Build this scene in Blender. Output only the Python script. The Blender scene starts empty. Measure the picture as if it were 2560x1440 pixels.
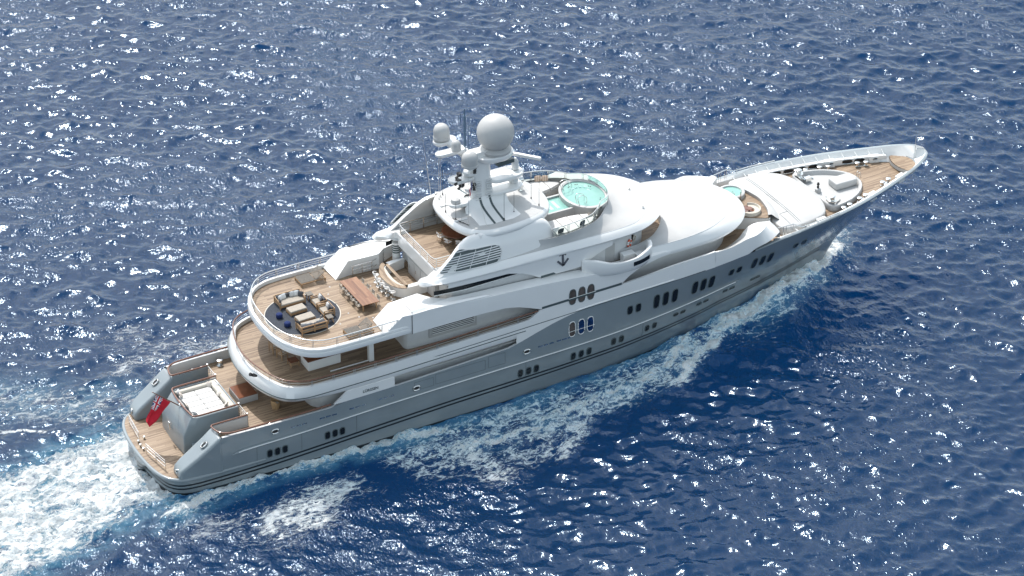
import bpy, bmesh, math, random
import numpy as np
from mathutils import Vector, Matrix, noise
random.seed(7); R=math.radians; PI=math.pi
scene=bpy.context.scene; COL=scene.collection
# ------------------------------------------------------------------ camera
cam=bpy.data.cameras.new('camera'); camo=bpy.data.objects.new('camera',cam); COL.objects.link(camo)
cam.sensor_width=36; cam.lens=7068/2560*36; cam.clip_start=1; cam.clip_end=20000
h,p=R(61.69),R(31.79)
f=Vector((math.cos(h)*math.cos(p),math.sin(h)*math.cos(p),-math.sin(p))); rt=Vector((math.sin(h),-math.cos(h),0)); up=rt.cross(f)
camo.matrix_world=Matrix(((rt.x,up.x,-f.x,-63.36),(rt.y,up.y,-f.y,-183.0),(rt.z,up.z,-f.z,136.177),(0,0,0,1)))
scene.camera=camo
# ------------------------------------------------------------------ world, sun, exposure
SUN=Vector((0.03,0.56,0.83)).normalized()
el=math.asin(SUN.z); az=math.atan2(SUN.x,SUN.y)
w=bpy.data.worlds.new('World'); scene.world=w; w.use_nodes=True
nt=w.node_tree; nt.nodes.clear()
sky=nt.nodes.new('ShaderNodeTexSky'); sky.sky_type='NISHITA'; sky.sun_disc=False; sky.sun_elevation=el; sky.sun_rotation=az
sky.air_density=1.0; sky.dust_density=2.0; sky.ozone_density=1.0
bg=nt.nodes.new('ShaderNodeBackground'); bg.inputs['Strength'].default_value=0.15
wo=nt.nodes.new('ShaderNodeOutputWorld'); hs_=nt.nodes.new('ShaderNodeHueSaturation'); hs_.inputs['Saturation'].default_value=.52; hs_.inputs['Hue'].default_value=.474; nt.links.new(sky.outputs[0],hs_.inputs['Color']); nt.links.new(hs_.outputs[0],bg.inputs[0]); nt.links.new(bg.outputs[0],wo.inputs[0])
sl=bpy.data.lights.new('sun','SUN'); sl.energy=2.0; sl.angle=R(0.5); sl.color=(1,0.965,0.91)
so=bpy.data.objects.new('sun',sl); COL.objects.link(so); so.rotation_euler=(-SUN).to_track_quat('-Z','Y').to_euler(); so.location=(0,60,90)
vs=scene.view_settings; vs.view_transform='Standard'; vs.look='None'; vs.exposure=0.95; vs.gamma=1; vs.use_curve_mapping=False
scene.cycles.use_denoising=True; scene.cycles.max_bounces=6; scene.cycles.sample_clamp_indirect=3; scene.cycles.caustics_reflective=False; scene.cycles.caustics_refractive=False; scene.cycles.blur_glossy=1.0
# ------------------------------------------------------------------ materials
MATS={}
def nodes(name):
    m=bpy.data.materials.new(name); m.use_nodes=True; t=m.node_tree
    return m,t,t.nodes['Principled BSDF']
def N(t,k,**kw):
    n=t.nodes.new('ShaderNode'+k)
    for a,b in kw.items(): setattr(n,a,b)
    return n
def paint(name,col,rough=.4,metal=0,coat=0,var=.06,scale=3.0,bump=0,spec=.5,trans=0,ior=1.45):
    m,t,b=nodes(name)
    tc=N(t,'TexCoord'); ns=N(t,'TexNoise'); ns.inputs['Scale'].default_value=scale; ns.inputs['Detail'].default_value=5
    t.links.new(tc.outputs['Object'],ns.inputs['Vector'])
    mr=N(t,'MapRange'); mr.inputs[1].default_value=.3; mr.inputs[2].default_value=.7; mr.inputs[3].default_value=1-var; mr.inputs[4].default_value=1+var
    t.links.new(ns.outputs[0],mr.inputs[0])
    mx=N(t,'Mix',data_type='RGBA',blend_type='MULTIPLY'); mx.inputs[0].default_value=1; mx.inputs[6].default_value=(*col,1)
    t.links.new(mr.outputs[0],mx.inputs[7]); t.links.new(mx.outputs[2],b.inputs['Base Color'])
    b.inputs['Roughness'].default_value=rough; b.inputs['Metallic'].default_value=metal; b.inputs['Coat Weight'].default_value=coat
    b.inputs['Coat Roughness'].default_value=.08; b.inputs['Specular IOR Level'].default_value=spec; b.inputs['IOR'].default_value=ior
    if trans: b.inputs['Transmission Weight'].default_value=trans
    if bump:
        bp=N(t,'Bump'); bp.inputs['Strength'].default_value=bump; bp.inputs['Distance'].default_value=.02
        n2=N(t,'TexNoise'); n2.inputs['Scale'].default_value=scale*8; t.links.new(tc.outputs['Object'],n2.inputs['Vector'])
        t.links.new(n2.outputs[0],bp.inputs['Height']); t.links.new(bp.outputs[0],b.inputs['Normal'])
    MATS[name]=m; return m
def planks(name,cols,width=.12,length=2.2,rough=.55,axis='X',caulk=.45):
    """planks running along an axis: tone per plank, streaky grain, dark caulking"""
    m,t,b=nodes(name); tc=N(t,'TexCoord'); sp=N(t,'SeparateXYZ'); t.links.new(tc.outputs['Object'],sp.inputs[0])
    a,c=(0,1) if axis=='X' else (1,0)
    dv=N(t,'Math',operation='DIVIDE'); dv.inputs[1].default_value=width; t.links.new(sp.outputs[c],dv.inputs[0])
    fl=N(t,'Math',operation='FLOOR'); t.links.new(dv.outputs[0],fl.inputs[0])
    wn=N(t,'TexWhiteNoise',noise_dimensions='1D'); t.links.new(fl.outputs[0],wn.inputs['W'])
    of=N(t,'Math',operation='MULTIPLY_ADD'); of.inputs[1].default_value=7.3; t.links.new(wn.outputs[0],of.inputs[0]); t.links.new(sp.outputs[a],of.inputs[2])
    d2=N(t,'Math',operation='DIVIDE'); d2.inputs[1].default_value=length; t.links.new(of.outputs[0],d2.inputs[0])
    f2=N(t,'Math',operation='FLOOR'); t.links.new(d2.outputs[0],f2.inputs[0])
    cb=N(t,'CombineXYZ'); t.links.new(fl.outputs[0],cb.inputs[0]); t.links.new(f2.outputs[0],cb.inputs[1])
    w2=N(t,'TexWhiteNoise',noise_dimensions='2D'); t.links.new(cb.outputs[0],w2.inputs['Vector'])
    mp=N(t,'Mapping'); mp.inputs['Scale'].default_value=(.5,9,4) if axis=='X' else (9,.5,4); t.links.new(tc.outputs['Object'],mp.inputs[0])
    ns=N(t,'TexNoise'); ns.inputs['Scale'].default_value=1.6; ns.inputs['Detail'].default_value=6; t.links.new(mp.outputs[0],ns.inputs['Vector'])
    ad=N(t,'Math',operation='MULTIPLY_ADD'); ad.inputs[1].default_value=.55; t.links.new(ns.outputs[0],ad.inputs[0])
    hf=N(t,'Math',operation='MULTIPLY'); hf.inputs[1].default_value=.5; t.links.new(w2.outputs[0],hf.inputs[0]); t.links.new(hf.outputs[0],ad.inputs[2])
    cr=N(t,'ValToRGB'); e=cr.color_ramp.elements; e[0].position=.2; e[0].color=(*cols[0],1); e[1].position=.85; e[1].color=(*cols[2],1)
    k=e.new(.5); k.color=(*cols[1],1); t.links.new(ad.outputs[0],cr.inputs[0])
    fr=N(t,'Math',operation='FRACT'); t.links.new(dv.outputs[0],fr.inputs[0])
    gt=N(t,'Math',operation='GREATER_THAN'); gt.inputs[1].default_value=.1; t.links.new(fr.outputs[0],gt.inputs[0])
    mr=N(t,'MapRange'); mr.inputs[3].default_value=caulk; mr.inputs[4].default_value=1; t.links.new(gt.outputs[0],mr.inputs[0])
    mx=N(t,'Mix',data_type='RGBA',blend_type='MULTIPLY'); mx.inputs[0].default_value=1
    t.links.new(cr.outputs[0],mx.inputs[6]); t.links.new(mr.outputs[0],mx.inputs[7]); t.links.new(mx.outputs[2],b.inputs['Base Color'])
    b.inputs['Roughness'].default_value=rough; MATS[name]=m; return m
def stripes(name,cols,freq=9,axis=0,rough=.9):
    m,t,b=nodes(name); tc=N(t,'TexCoord'); sp=N(t,'SeparateXYZ'); t.links.new(tc.outputs['Generated'],sp.inputs[0])
    mu=N(t,'Math',operation='MULTIPLY'); mu.inputs[1].default_value=freq; t.links.new(sp.outputs[axis],mu.inputs[0])
    fr=N(t,'Math',operation='FRACT'); t.links.new(mu.outputs[0],fr.inputs[0])
    cr=N(t,'ValToRGB'); cr.color_ramp.interpolation='CONSTANT'; e=cr.color_ramp.elements
    e[0].position=0; e[0].color=(*cols[0],1); e[1].position=.62; e[1].color=(*cols[1],1)
    if len(cols)>2: k=e.new(.82); k.color=(*cols[2],1)
    t.links.new(fr.outputs[0],cr.inputs[0]); t.links.new(cr.outputs[0],b.inputs['Base Color']); b.inputs['Roughness'].default_value=rough
    MATS[name]=m; return m
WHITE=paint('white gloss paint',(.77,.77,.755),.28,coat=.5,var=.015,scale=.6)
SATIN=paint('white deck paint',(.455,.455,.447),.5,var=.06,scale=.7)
GREY=paint('grey hull paint',(.225,.262,.280),.2,coat=.6,var=.06,scale=.35)
GREYT=paint('dark grey trim',(.075,.10,.105),.3,var=.05)
BLACK=paint('black boot paint',(.014,.019,.024),.35,var=.1)
STEEL=paint('polished steel',(.72,.72,.70),.16,metal=1,var=.05)
SILVER=paint('brushed metal rail',(.62,.62,.60),.3,metal=1,var=.05)
GLASS=paint('dark window glass',(.012,.015,.018),.06,var=.2,scale=2)
CLEAR=paint('green tinted glass',(.80,.93,.88),.03,var=.0,trans=.93)
DARK=paint('black fitting',(.02,.02,.022),.5,var=.1)
TEAK=planks('teak deck',[(.145,.092,.055),(.255,.176,.110),(.355,.262,.174)],.15,2.6)
TEAKY=planks('teak deck across',[(.145,.092,.055),(.255,.176,.110),(.355,.262,.174)],.15,2.6,axis='Y')
RAILW=paint('varnished rail',(.16,.058,.028),.22,coat=.8,var=.12,scale=2)
MAHOG=planks('varnished table top',[(.12,.05,.024),(.215,.098,.05),(.30,.155,.08)],.2,3.,rough=.25,axis='Y',caulk=.75)
DKWOOD=paint('dark varnished wood',(.15,.05,.022),.25,coat=.6,var=.2,scale=3)
FWOOD=paint('teak furniture wood',(.36,.225,.12),.55,var=.15,scale=5)
CREAM=paint('cream fabric',(.56,.52,.45),.9,var=.06,scale=4,bump=.15)
TAUPE=paint('taupe fabric',(.37,.33,.28),.95,var=.08,scale=6,bump=.2)
LINEN=paint('white cushion fabric',(.60,.59,.57),.9,var=.03,scale=3,bump=.2)
CHAR=paint('charcoal fabric',(.07,.072,.08),.95,var=.15,scale=8)
SLATE=paint('slate rug',(.045,.052,.066),.95,var=.22,scale=6,bump=.1)
NAVY=paint('navy fabric',(.008,.022,.10),.9,var=.15,scale=10,bump=.3)
SLING=paint('grey brown slats',(.17,.155,.135),.8,var=.12,scale=6)
WICKER=paint('honey wicker',(.42,.27,.14),.7,var=.2,scale=14,bump=.4)
STRB=stripes('brown striped fabric',[(.75,.72,.66),(.22,.12,.08),(.42,.30,.22)],6)
STRG=stripes('grey striped fabric',[(.78,.77,.75),(.16,.16,.17)],7)
STRW=stripes('pale striped fabric',[(.8,.79,.77),(.52,.52,.52)],8)
POOL=paint('pool water',(.23,.44,.39),.05,var=.05,scale=1.5,bump=.25)
TILE=paint('pale pool step',(.45,.70,.66),.3,var=.04)
RED=paint('flag red',(.55,.012,.03),.8,var=.1); FBLUE=paint('flag blue',(.012,.03,.16),.8,var=.1); FWHITE=paint('flag white',(.8,.8,.8),.8,var=.03)
ORANGE=paint('orange plastic',(.75,.11,.03),.45,var=.08)
GREYW=paint('grey white lining',(.60,.61,.61),.5,var=.03)
ANT=paint('antenna grey blue',(.10,.16,.24),.4,var=.08)
# ------------------------------------------------------------------ mesh helpers
def link(name,me,mats,parent=None,smooth=None,bev=0,seg=2):
    o=bpy.data.objects.new(name,me); COL.objects.link(o)
    for m in (mats if isinstance(mats,(list,tuple)) else [mats]): me.materials.append(m)
    if parent is not None: o.parent=parent
    if smooth is not None:
        me.polygons.foreach_set('use_smooth',[True]*len(me.polygons)); me.set_sharp_from_angle(angle=R(smooth))
    if bev:
        b=o.modifiers.new('bevel','BEVEL'); b.width=bev; b.segments=seg; b.limit_method='ANGLE'; b.angle_limit=R(35); b.harden_normals=False
    return o
class MB:
    def __init__(s): s.v=[]; s.f=[]; s.m=[]; s.M=Matrix()
    def add(s,vs,fs,mi=0):
        n=len(s.v); s.v+=[tuple(s.M@Vector(v)) for v in vs]; s.f+=[tuple(i+n for i in f) for f in fs]; s.m+=[mi]*len(fs); return s
    def box(s,x0,x1,y0,y1,z0,z1,mi=0):
        return s.add([(x0,y0,z0),(x1,y0,z0),(x1,y1,z0),(x0,y1,z0),(x0,y0,z1),(x1,y0,z1),(x1,y1,z1),(x0,y1,z1)],
            [(3,2,1,0),(4,5,6,7),(0,1,5,4),(1,2,6,5),(2,3,7,6),(3,0,4,7)],mi)
    def obox(s,c,size,rz=0,ry=0,rx=0,mi=0):
        M=s.M; s.M=M@Matrix.Translation(c)@Matrix.Rotation(rz,4,'Z')@Matrix.Rotation(ry,4,'Y')@Matrix.Rotation(rx,4,'X')
        a,b,c2=(q/2 for q in size); s.box(-a,a,-b,b,-c2,c2,mi); s.M=M; return s
    def tube(s,pts,r,n=6,closed=False,mi=0):
        P=[Vector(q) for q in pts]; k=len(P); rr=r if isinstance(r,(list,tuple)) else [r]*k; vs=[]; u=None
        for i in range(k):
            if closed: d=P[(i+1)%k]-P[i-1]
            else: d=P[min(i+1,k-1)]-P[max(i-1,0)]
            d=d.normalized() if d.length>1e-9 else Vector((0,0,1))
            a=Vector((0,0,1)) if abs(d.z)<.95 else Vector((1,0,0))
            u=a.cross(d).normalized(); v=d.cross(u)
            for j in range(n):
                t=2*PI*j/n; vs.append(P[i]+(u*math.cos(t)+v*math.sin(t))*rr[i])
        fs=[]
        for i in range(k if closed else k-1):
            i2=(i+1)%k
            for j in range(n): j2=(j+1)%n; fs.append((i*n+j,i*n+j2,i2*n+j2,i2*n+j))
        if not closed: fs+=[tuple(reversed(range(n))),tuple((k-1)*n+j for j in range(n))]
        return s.add(vs,fs,mi)
    def lathe(s,prof,c=(0,0,0),n=20,mi=0,sx=1,sy=1):
        vs=[];fs=[];k=len(prof)
        for r_,z in prof:
            for j in range(n): t=2*PI*j/n; vs.append((c[0]+sx*r_*math.cos(t),c[1]+sy*r_*math.sin(t),c[2]+z))
        for i in range(k-1):
            for j in range(n): j2=(j+1)%n; fs.append((i*n+j,i*n+j2,(i+1)*n+j2,(i+1)*n+j))
        fs+=[tuple(reversed(range(n))),tuple((k-1)*n+j for j in range(n))]
        return s.add(vs,fs,mi)
    def loft(s,curves,closed=False,cap0=False,cap1=False,mi=0):
        n=len(curves[0]); vs=[q for c in curves for q in c]; fs=[]
        for i in range(len(curves)-1):
            for j in range(n if closed else n-1): j2=(j+1)%n; fs.append((i*n+j,i*n+j2,(i+1)*n+j2,(i+1)*n+j))
        if cap0: fs.append(tuple(reversed(range(n))))
        if cap1: fs.append(tuple((len(curves)-1)*n+j for j in range(n)))
        return s.add(vs,fs,mi)
    def prism(s,poly,z0,z1,mi=0):
        return s.loft([[(x,y,z0) for x,y in poly],[(x,y,z1) for x,y in poly]],True,True,True,mi)
    def mesh(s):
        me=bpy.data.meshes.new('mesh'); me.from_pydata(s.v,[],s.f); me.polygons.foreach_set('material_index',s.m)
        bm=bmesh.new(); bm.from_mesh(me); bmesh.ops.remove_doubles(bm,verts=bm.verts,dist=1e-5); bmesh.ops.recalc_face_normals(bm,faces=bm.faces); bm.to_mesh(me); bm.free(); return me
    def build(s,name,mats,parent=None,smooth=None,bev=0,seg=2): return link(name,s.mesh(),mats,parent,smooth,bev,seg)
def pw(tab,x):
    if x<=tab[0][0]: return tab[0][1]
    for (a,b),(c,d) in zip(tab,tab[1:]):
        if x<=c: return b+(d-b)*(x-a)/(c-a) if c>a else d
    return tab[-1][1]
def sm(tab,x):   # smooth (monotone-ish) interpolation
    xs=[a for a,_ in tab]
    if x<=xs[0]: return tab[0][1]
    if x>=xs[-1]: return tab[-1][1]
    i=max(j for j in range(len(xs)-1) if xs[j]<=x); x0,y0=tab[i]; x1,y1=tab[i+1]
    def sl(j):
        if j<=0 or j>=len(tab)-1: return None
        a=(tab[j][1]-tab[j-1][1])/(tab[j][0]-tab[j-1][0]); b=(tab[j+1][1]-tab[j][1])/(tab[j+1][0]-tab[j][0])
        return 0 if a*b<=0 else 2*a*b/(a+b)
    d=(y1-y0)/(x1-x0); m0=sl(i); m1=sl(i+1); m0=d if m0 is None else m0; m1=d if m1 is None else m1
    t=(x-x0)/(x1-x0); H=x1-x0
    return (2*t**3-3*t*t+1)*y0+(t**3-2*t*t+t)*H*m0+(-2*t**3+3*t*t)*y1+(t**3-t*t)*H*m1
def spline(pts,n,closed=False,smooth=True):
    P=[Vector(q) for q in pts]; k=len(P); D=[]
    if smooth and k>2:
        rng=range(k if closed else k-1)
        for i in rng:
            p1=P[i]; p2=P[(i+1)%k]; p0=P[i-1] if (closed or i>0) else p1*2-p2; p3=P[(i+2)%k] if (closed or i+2<k) else p2*2-p1
            for q in range(12):
                t=q/12; D.append(.5*((2*p1)+(p2-p0)*t+(2*p0-5*p1+4*p2-p3)*t*t+(3*p1-p0-3*p2+p3)*t**3))
        D.append(P[0] if closed else P[-1])
    else: D=P+([P[0]] if closed else [])
    L=[0]
    for a,b in zip(D,D[1:]): L.append(L[-1]+(b-a).length)
    out=[];j=0; m=n if closed else n-1
    for i in range(n):
        t=L[-1]*i/m
        while j<len(L)-2 and L[j+1]<t: j+=1
        g=(t-L[j])/max(L[j+1]-L[j],1e-9); out.append(D[j].lerp(D[j+1],min(max(g,0),1)))
    return out
def half(pts,n=40,smooth=True):
    """half plan (aft centre -> fwd centre, y>=0) to an open starboard+port loop"""
    H=spline([(x,y,0) for x,y in pts],n,smooth=smooth)
    return [(v.x,-max(v.y,0)) for v in H]+[(v.x,max(v.y,0)) for v in reversed(H[1:-1])]
def inset(loop,d):
    n=len(loop); out=[]
    for i in range(n):
        a=Vector(loop[i-1]); b=Vector(loop[(i+1)%n]); t=(b-a); t=t.normalized() if t.length>1e-9 else Vector((1,0)); nrm=Vector((-t.y,t.x))
        q=Vector(loop[i])+nrm*d; out.append((q.x,q.y))
    return out
def lift(loop,z): return [(x,y,z(x,y) if callable(z) else z) for x,y in loop]
def empty(name,label,cat,loc=(0,0,0),rz=0,group=None):
    o=bpy.data.objects.new(name,None); COL.objects.link(o); o.location=loc; o.rotation_euler=(0,0,rz); o.empty_display_size=.2
    o['label']=label; o['category']=cat
    if group: o['group']=group
    return o
def tag(o,label,cat,group=None):
    o['label']=label; o['category']=cat
    if group: o['group']=group
    return o
def dup(root,loc,rz=0,label=None):
    r=root.copy(); COL.objects.link(r); r.location=loc; r.rotation_euler=(0,0,rz)
    if label: r['label']=label
    for c in list(root.children):
        d=c.copy(); COL.objects.link(d); d.parent=r
        for g in list(c.children):
            e=g.copy(); COL.objects.link(e); e.parent=d
    return r

def text_mesh(name,cu,mat,parent,M):
    t=bpy.data.objects.new('tmp',cu); COL.objects.link(t); bpy.context.view_layer.update()
    me=bpy.data.meshes.new_from_object(t.evaluated_get(bpy.context.evaluated_depsgraph_get())); me.transform(M)
    bpy.data.objects.remove(t); me.materials.clear(); return link(name,me,mat,parent)
# ================================================================== THE YACHT
Y=empty('motor_yacht','large grey hulled white motor yacht under way across the blue sea','yacht')
BD=[(0,0),(.05,1.5),(.18,2.8),(.45,4),(.9,4.9),(1.6,5.5),(2.6,5.8),(5,6.0),(10,6.12),(20,6.2),(45,6.2),(52,6.2),(56,6.15),(60,6.02),(62,5.95),(64,5.82),(66,5.58),(68,5.2),(70,4.7),(72,4.05),(74,3.33),(76,2.5),(77,1.95),(78,1.15),(78.3,.6),(78.4,0)]
BW=[(.5,0),(.55,1.5),(.7,2.8),(.95,3.9),(1.4,4.7),(2.1,5.2),(3,5.45),(6,5.7),(10,5.9),(20,6.0),(30,5.85),(41,5.1),(50,3.6),(56,2.3),(60,1.35),(63,.65),(65.5,.15),(66,0)]
STEM=[(-1.5,66.5),(0,67.3),(1.5,68.1),(3.3,69.2),(4.7,70.8),(6.5,73.4),(8,75.7),(9.8,78.4)]
ZT=[(5.16,5.12),(15,5.05),(15.3,5.25),(21,5.35),(30,5.7),(31.4,5.76),(32.5,6.02),(34.5,6.62),(36.5,7.15),(38.5,7.48),(41.6,7.58),(48,7.72),(52.4,7.95),(56,8.3),(59,8.62),(62,8.86),(64,9.0),(70,9.3),(74,9.5),(78.4,9.8)]
def zt(x): return 1.75 if x<5.14 else sm(ZT,x)
def hb(x,z):
    xe=pw(STEM,z); z9=max(zt(min(x,78.4)),3)
    fa=min(max((z+.6)/4.0,0),1); fa=fa*fa*(3-2*fa); ff=min(max((z+.3)/(z9+.3),0),1)**1.15
    k=min(max((x-36)/18,0),1); fr=fa*(1-k)+ff*k
    return max(0,pw(BW,x*66/xe)*(1-fr)+sm(BD,min(x*78.4/xe,78.4))*fr)
XS=[0,.004,.015,.04,.08,.14,.22,.33,.46,.62,.8,1.0,1.3,1.6,2,2.6,3.3,4.2,5.13,5.17]+[6+i for i in range(24)]+[30+.5*i for i in range(20)]+[40+i for i in range(32)]+[72,73,74,75,75.7,76.4,77,77.5,77.9,78.15,78.3,78.37,78.4]
m=MB(); NV=26
for s in (-1,1):
    cur=[]
    for x in XS:
        c=[]
        for k in range(NV+1):
            v=k/NV; z0=-1.3+v*(zt(x)+1.3); ze=-1.3+v*(9.8+1.3); xx=x*pw(STEM,ze)/78.4 if x>5.2 else x
            if x>5.2:
                g=min((x-5.2)/30,1); xx=x+(x*pw(STEM,ze)/78.4-x)*g
            z=-1.3+v*(zt(xx)+1.3) if x<60 else z0
            c.append((xx,s*hb(xx,z),z))
        cur.append(c)
    m.loft(cur)
m.box(1.2,4.6,-.4,.4,-1.25,-.9)
hull=m.build('hull',GREY,Y,smooth=40)
def ribbon(mb,xs,z0,z1,off=.008,mi=0,sides=(-1,1),yf=hb):
    for s in sides:
        mb.loft([[(x,s*(yf(x,f_(x))+off),f_(x)) for x in xs] for f_ in (z0,z1)],mi=mi)
def rng(a,b,n): return [a+(b-a)*i/(n-1) for i in range(n)]
# boot stripes and rub rail
ZS=[(0,.42),(3,.62),(12,1.02),(20,1.45),(27,1.72),(34,1.85),(46,2.05),(56,2.35),(66,2.9)]
zs=lambda x: sm(ZS,x)
xa=[0,.004,.015,.04,.08,.14,.22,.33,.46,.62,.8,1.0,1.3,1.6,2,2.6,3.3,4.2,5.1]+rng(6,66.5,62)
m=MB()
for dz in (0,.38): ribbon(m,xa,lambda x:zs(x)+dz,lambda x:zs(x)+dz+.17,.012)
m.build('hull_stripe',BLACK,Y,smooth=60)
m=MB(); ribbon(m,xa,lambda x:-1.25,lambda x:pw([(0,.12),(6,.3),(14,.35),(30,.3),(45,-.1),(66,-.4)],x),.012); m.build('boot_topping',BLACK,Y,smooth=60)
ZR=[(6,3.22),(7.2,3.4),(12,3.5),(18.2,3.74),(22,3.84),(29,3.95),(35,4.03),(41,4.1),(46,4.3),(52,4.62),(55.5,4.85)]
zr=lambda x: sm(ZR,x)
m=MB()
for s in (-1,1):
    xs=rng(6,55.5,100); m.tube([(x,s*(hb(x,zr(x))+.03),zr(x)) for x in xs],[.03]+[.13]*98+[.03],8)
rub=m.build('rub_rail',GREY,Y,smooth=50)
m=MB()
for s in (-1,1): m.tube([(x,s*(hb(x,zr(x))+.15),zr(x)+.05) for x in rng(6.6,55,100)],.045,5)
m.build('rub_strip',WHITE,rub,smooth=50)  # steel strip in white paint, its bright glint put into the colour
for x in (8.2,12.2,17.2,33.2,45.0):
    m=MB(); m.loft([[(x+dx,-(hb(x,z)+.007),z) for z in rng(zs(x)+.6,zr(x)-.14,8)] for dx in (0,.035)]); m.build('plate_seam',GREYT,Y)
for x0,x1,z0,z1 in ((22.6,24.4,4.3,5.1),(24.6,29.3,4.35,5.3),(29.6,31.2,4.4,5.5)):
    m=MB()
    for a,b,c_,d in ((x0,x1,z0,z0+.03),(x0,x1,z1,z1+.03),(x0,x0+.03,z0,z1),(x1,x1+.03,z0,z1)):
        m.loft([[(x,-(hb(x,z)+.007),z) for x in rng(a,b,6)] for z in (c_,d)])
    m.build('hull_door_seam',GREYT,Y)
# swim platform
PLAT=[(0.08,0),(.13,1.5),(.26,2.8),(.53,4),(.98,4.85),(1.66,5.42),(2.66,5.7),(5.3,5.85),(9,5.9)]
m=MB(); L=[(x,-y) for x,y in reversed(PLAT)]+PLAT[1:]; m.prism(L,1.55,1.9); m.build('swim_platform',TEAK,Y)
m=MB(); L2=spline([(x-.04 if x<2 else x,y+.0,0) for x,y in L],60); m.tube([(v.x,v.y,1.76) for v in L2],.17,10); m.build('platform_bumper',GREY,Y,smooth=50)
# quarter wings
prof=[(1.62,1.7),(1.55,2.1),(1.7,2.6),(2.15,3.0),(3.2,3.72),(4.3,4.5),(4.95,5.02),(5.3,5.12),(5.3,1.7)]
for s in (-1,1):
    m=MB(); m.loft([[(x,s*4.08,z) for x,z in prof],[(x,s*(hb(max(x,1.62),max(z,3.2))+.006),z) for x,z in prof]],True,True,True)
    m.build('quarter_wing',GREY,Y,smooth=45,bev=.34,seg=5)
def ovalring(mb,c,ax,ay,a,b,r,n=20,mi=0,sup=2.6):
    pts=[]
    for i in range(n):
        t=2*PI*i/n; ca,sa=math.cos(t),math.sin(t); q=(abs(ca)**sup+abs(sa)**sup)**(-1/sup); pts.append(Vector(c)+ax*(a*q*ca)+ay*(b*q*sa))
    mb.tube(pts,r,6,True,mi); return pts
def disk(mb,c,ax,ay,a,b,n=20,mi=0,sup=2.6):
    pts=[]
    for i in range(n):
        t=2*PI*i/n; ca,sa=math.cos(t),math.sin(t); q=(abs(ca)**sup+abs(sa)**sup)**(-1/sup); pts.append(Vector(c)+ax*(a*q*ca)+ay*(b*q*sa))
    mb.add(pts,[tuple(range(n))],mi)
def frame_at(x,z,s):
    y=hb(x,z); e=.15; ax=Vector((2*e,s*(hb(x+e,z)-hb(x-e,z)),0)).normalized(); ay=Vector((0,s*(hb(x,z+e)-hb(x,z-e)),2*e)).normalized()
    n=ay.cross(ax)*(-s); n=n if n.y*s>0 else -n
    return Vector((x,s*y,z)),ax,ay,n
def fairlead(c,ax,ay,n,a=.34,b=.22):
    m=MB(); ovalring(m,c+n*.03,ax,ay,a,b,.075,mi=0); disk(m,c+n*.02,ax,ay,a,b,mi=1); m.build('fairlead',[STEEL,DARK],Y,smooth=60)
for s in (-1,1):
    ax=Vector((.8,0,.58)).normalized(); fairlead(Vector((4.0,s*5.2,4.36)),ax,Vector((0,1,0)),Vector((-.58,0,.8)),.3,.2)
    ax=Vector((.5,s*.5,0)).normalized(); fairlead(Vector((1.72,s*5.0,2.35)),Vector((.55,s*.83,0)),Vector((0,0,1)),Vector((-.83,s*.55,.1)),.24,.17)
    for x,z in ((9.9,4.35),(24.0-1.2,4.55),(33.3,4.95)): c,ax,ay,n=frame_at(x,z,s); fairlead(c,ax,ay,n,.3,.2)
# portholes and hull windows: each one a part with its frame
def port(x,z,a,b,s=-1,fr=True,deep=False):
    c,ax,ay,n=frame_at(x,z,s); m=MB(); disk(m,c+n*.02,ax,ay,a,b,24,sup=3.2)
    o=m.build('porthole' if b<.5 else 'hull_window',GLASS,Y)
    m=MB(); ovalring(m,c+n*.012,ax,ay,a+.02,b+.02,.04,24,sup=3.2); m.build('frame',GREYT if not deep else WHITE,o,smooth=60)
for s in (-1,1):
    for x in (9.35,10.03,10.71): port(x,2.28,.21,.36,s)
    for x in (14.55,15.23,15.9): port(x,2.42,.21,.36,s)
    for x in (32.7,33.5,34.25): port(x,2.9,.21,.36,s)
    for x in (37.9,38.7,39.5): port(x,3.0,.21,.36,s)
    for x in (42.0,42.8): port(x,3.18,.21,.34,s)
    for x in (45.5,46.3): port(x,3.35,.2,.3,s)
    for x in (48.6,49.4,51.2,52.0,54.2,55.0,57.4,58.0): port(x,3.65 if x<50 else 3.8 if x<53 else 4.0,.26,.15,s)
    for x in (43.5,44.35): port(x,6.0,.24,.42,s)
    for x in (46.2,47.15,48.1): port(x,6.05,.27,.72,s)
    for x in (50.2,51.1,52.0): port(x,6.2,.27,.72,s)
    for x in (54.1,54.95): port(x,6.5,.24,.4,s)
    for x in (56.6,57.5,58.4): port(x,6.6,.25,.68,s)
    for x in (61.2,62.2): port(x,6.9,.24,.36,s)
# freeing port slots
for x0,z in ((11.2,4.2),(13.9,4.25),(16.6,4.35),(19.2,4.45),(34.4,5.0),(36.2,5.02)):
    m=MB()
    for k in range(3):
        xs=rng(x0+k*.55,x0+k*.55+.44,4); m.loft([[(x,-(hb(x,z)+.012),z+q) for x in xs] for q in (0,.12)])
    m.build('freeing_port',STEEL,Y)
# ---------------------------------------------------------------- main deck
def deckplan(x0,x1,z,inn,n=40,zz=None):
    xs=rng(x0,x1,n); return [(x,-(hb(x,z)-inn)) for x in xs],[(x,hb(x,z)-inn) for x in xs]
def deck(name,x0,x1,z,inn,mat=TEAK,n=40,par=None):
    m=MB(); zf=z if callable(z) else (lambda x:z); xs=rng(x0,x1,n)
    m.loft([[(x,-max(hb(x,zf(x))-inn,0),zf(x)) for x in xs],[(x,0,zf(x)) for x in xs],[(x,max(hb(x,zf(x))-inn,0),zf(x)) for x in xs]])
    return m.build(name,mat,par or Y)
m=MB(); m.box(8.3,40,-6.0,6.0,4.0,4.2)
for s in (-1,1): m.box(5.2,8.3,min(s*4.2,s*5.85),max(s*4.2,s*5.85),4.0,4.197)
m.build('main_deck',TEAK,Y)
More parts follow.
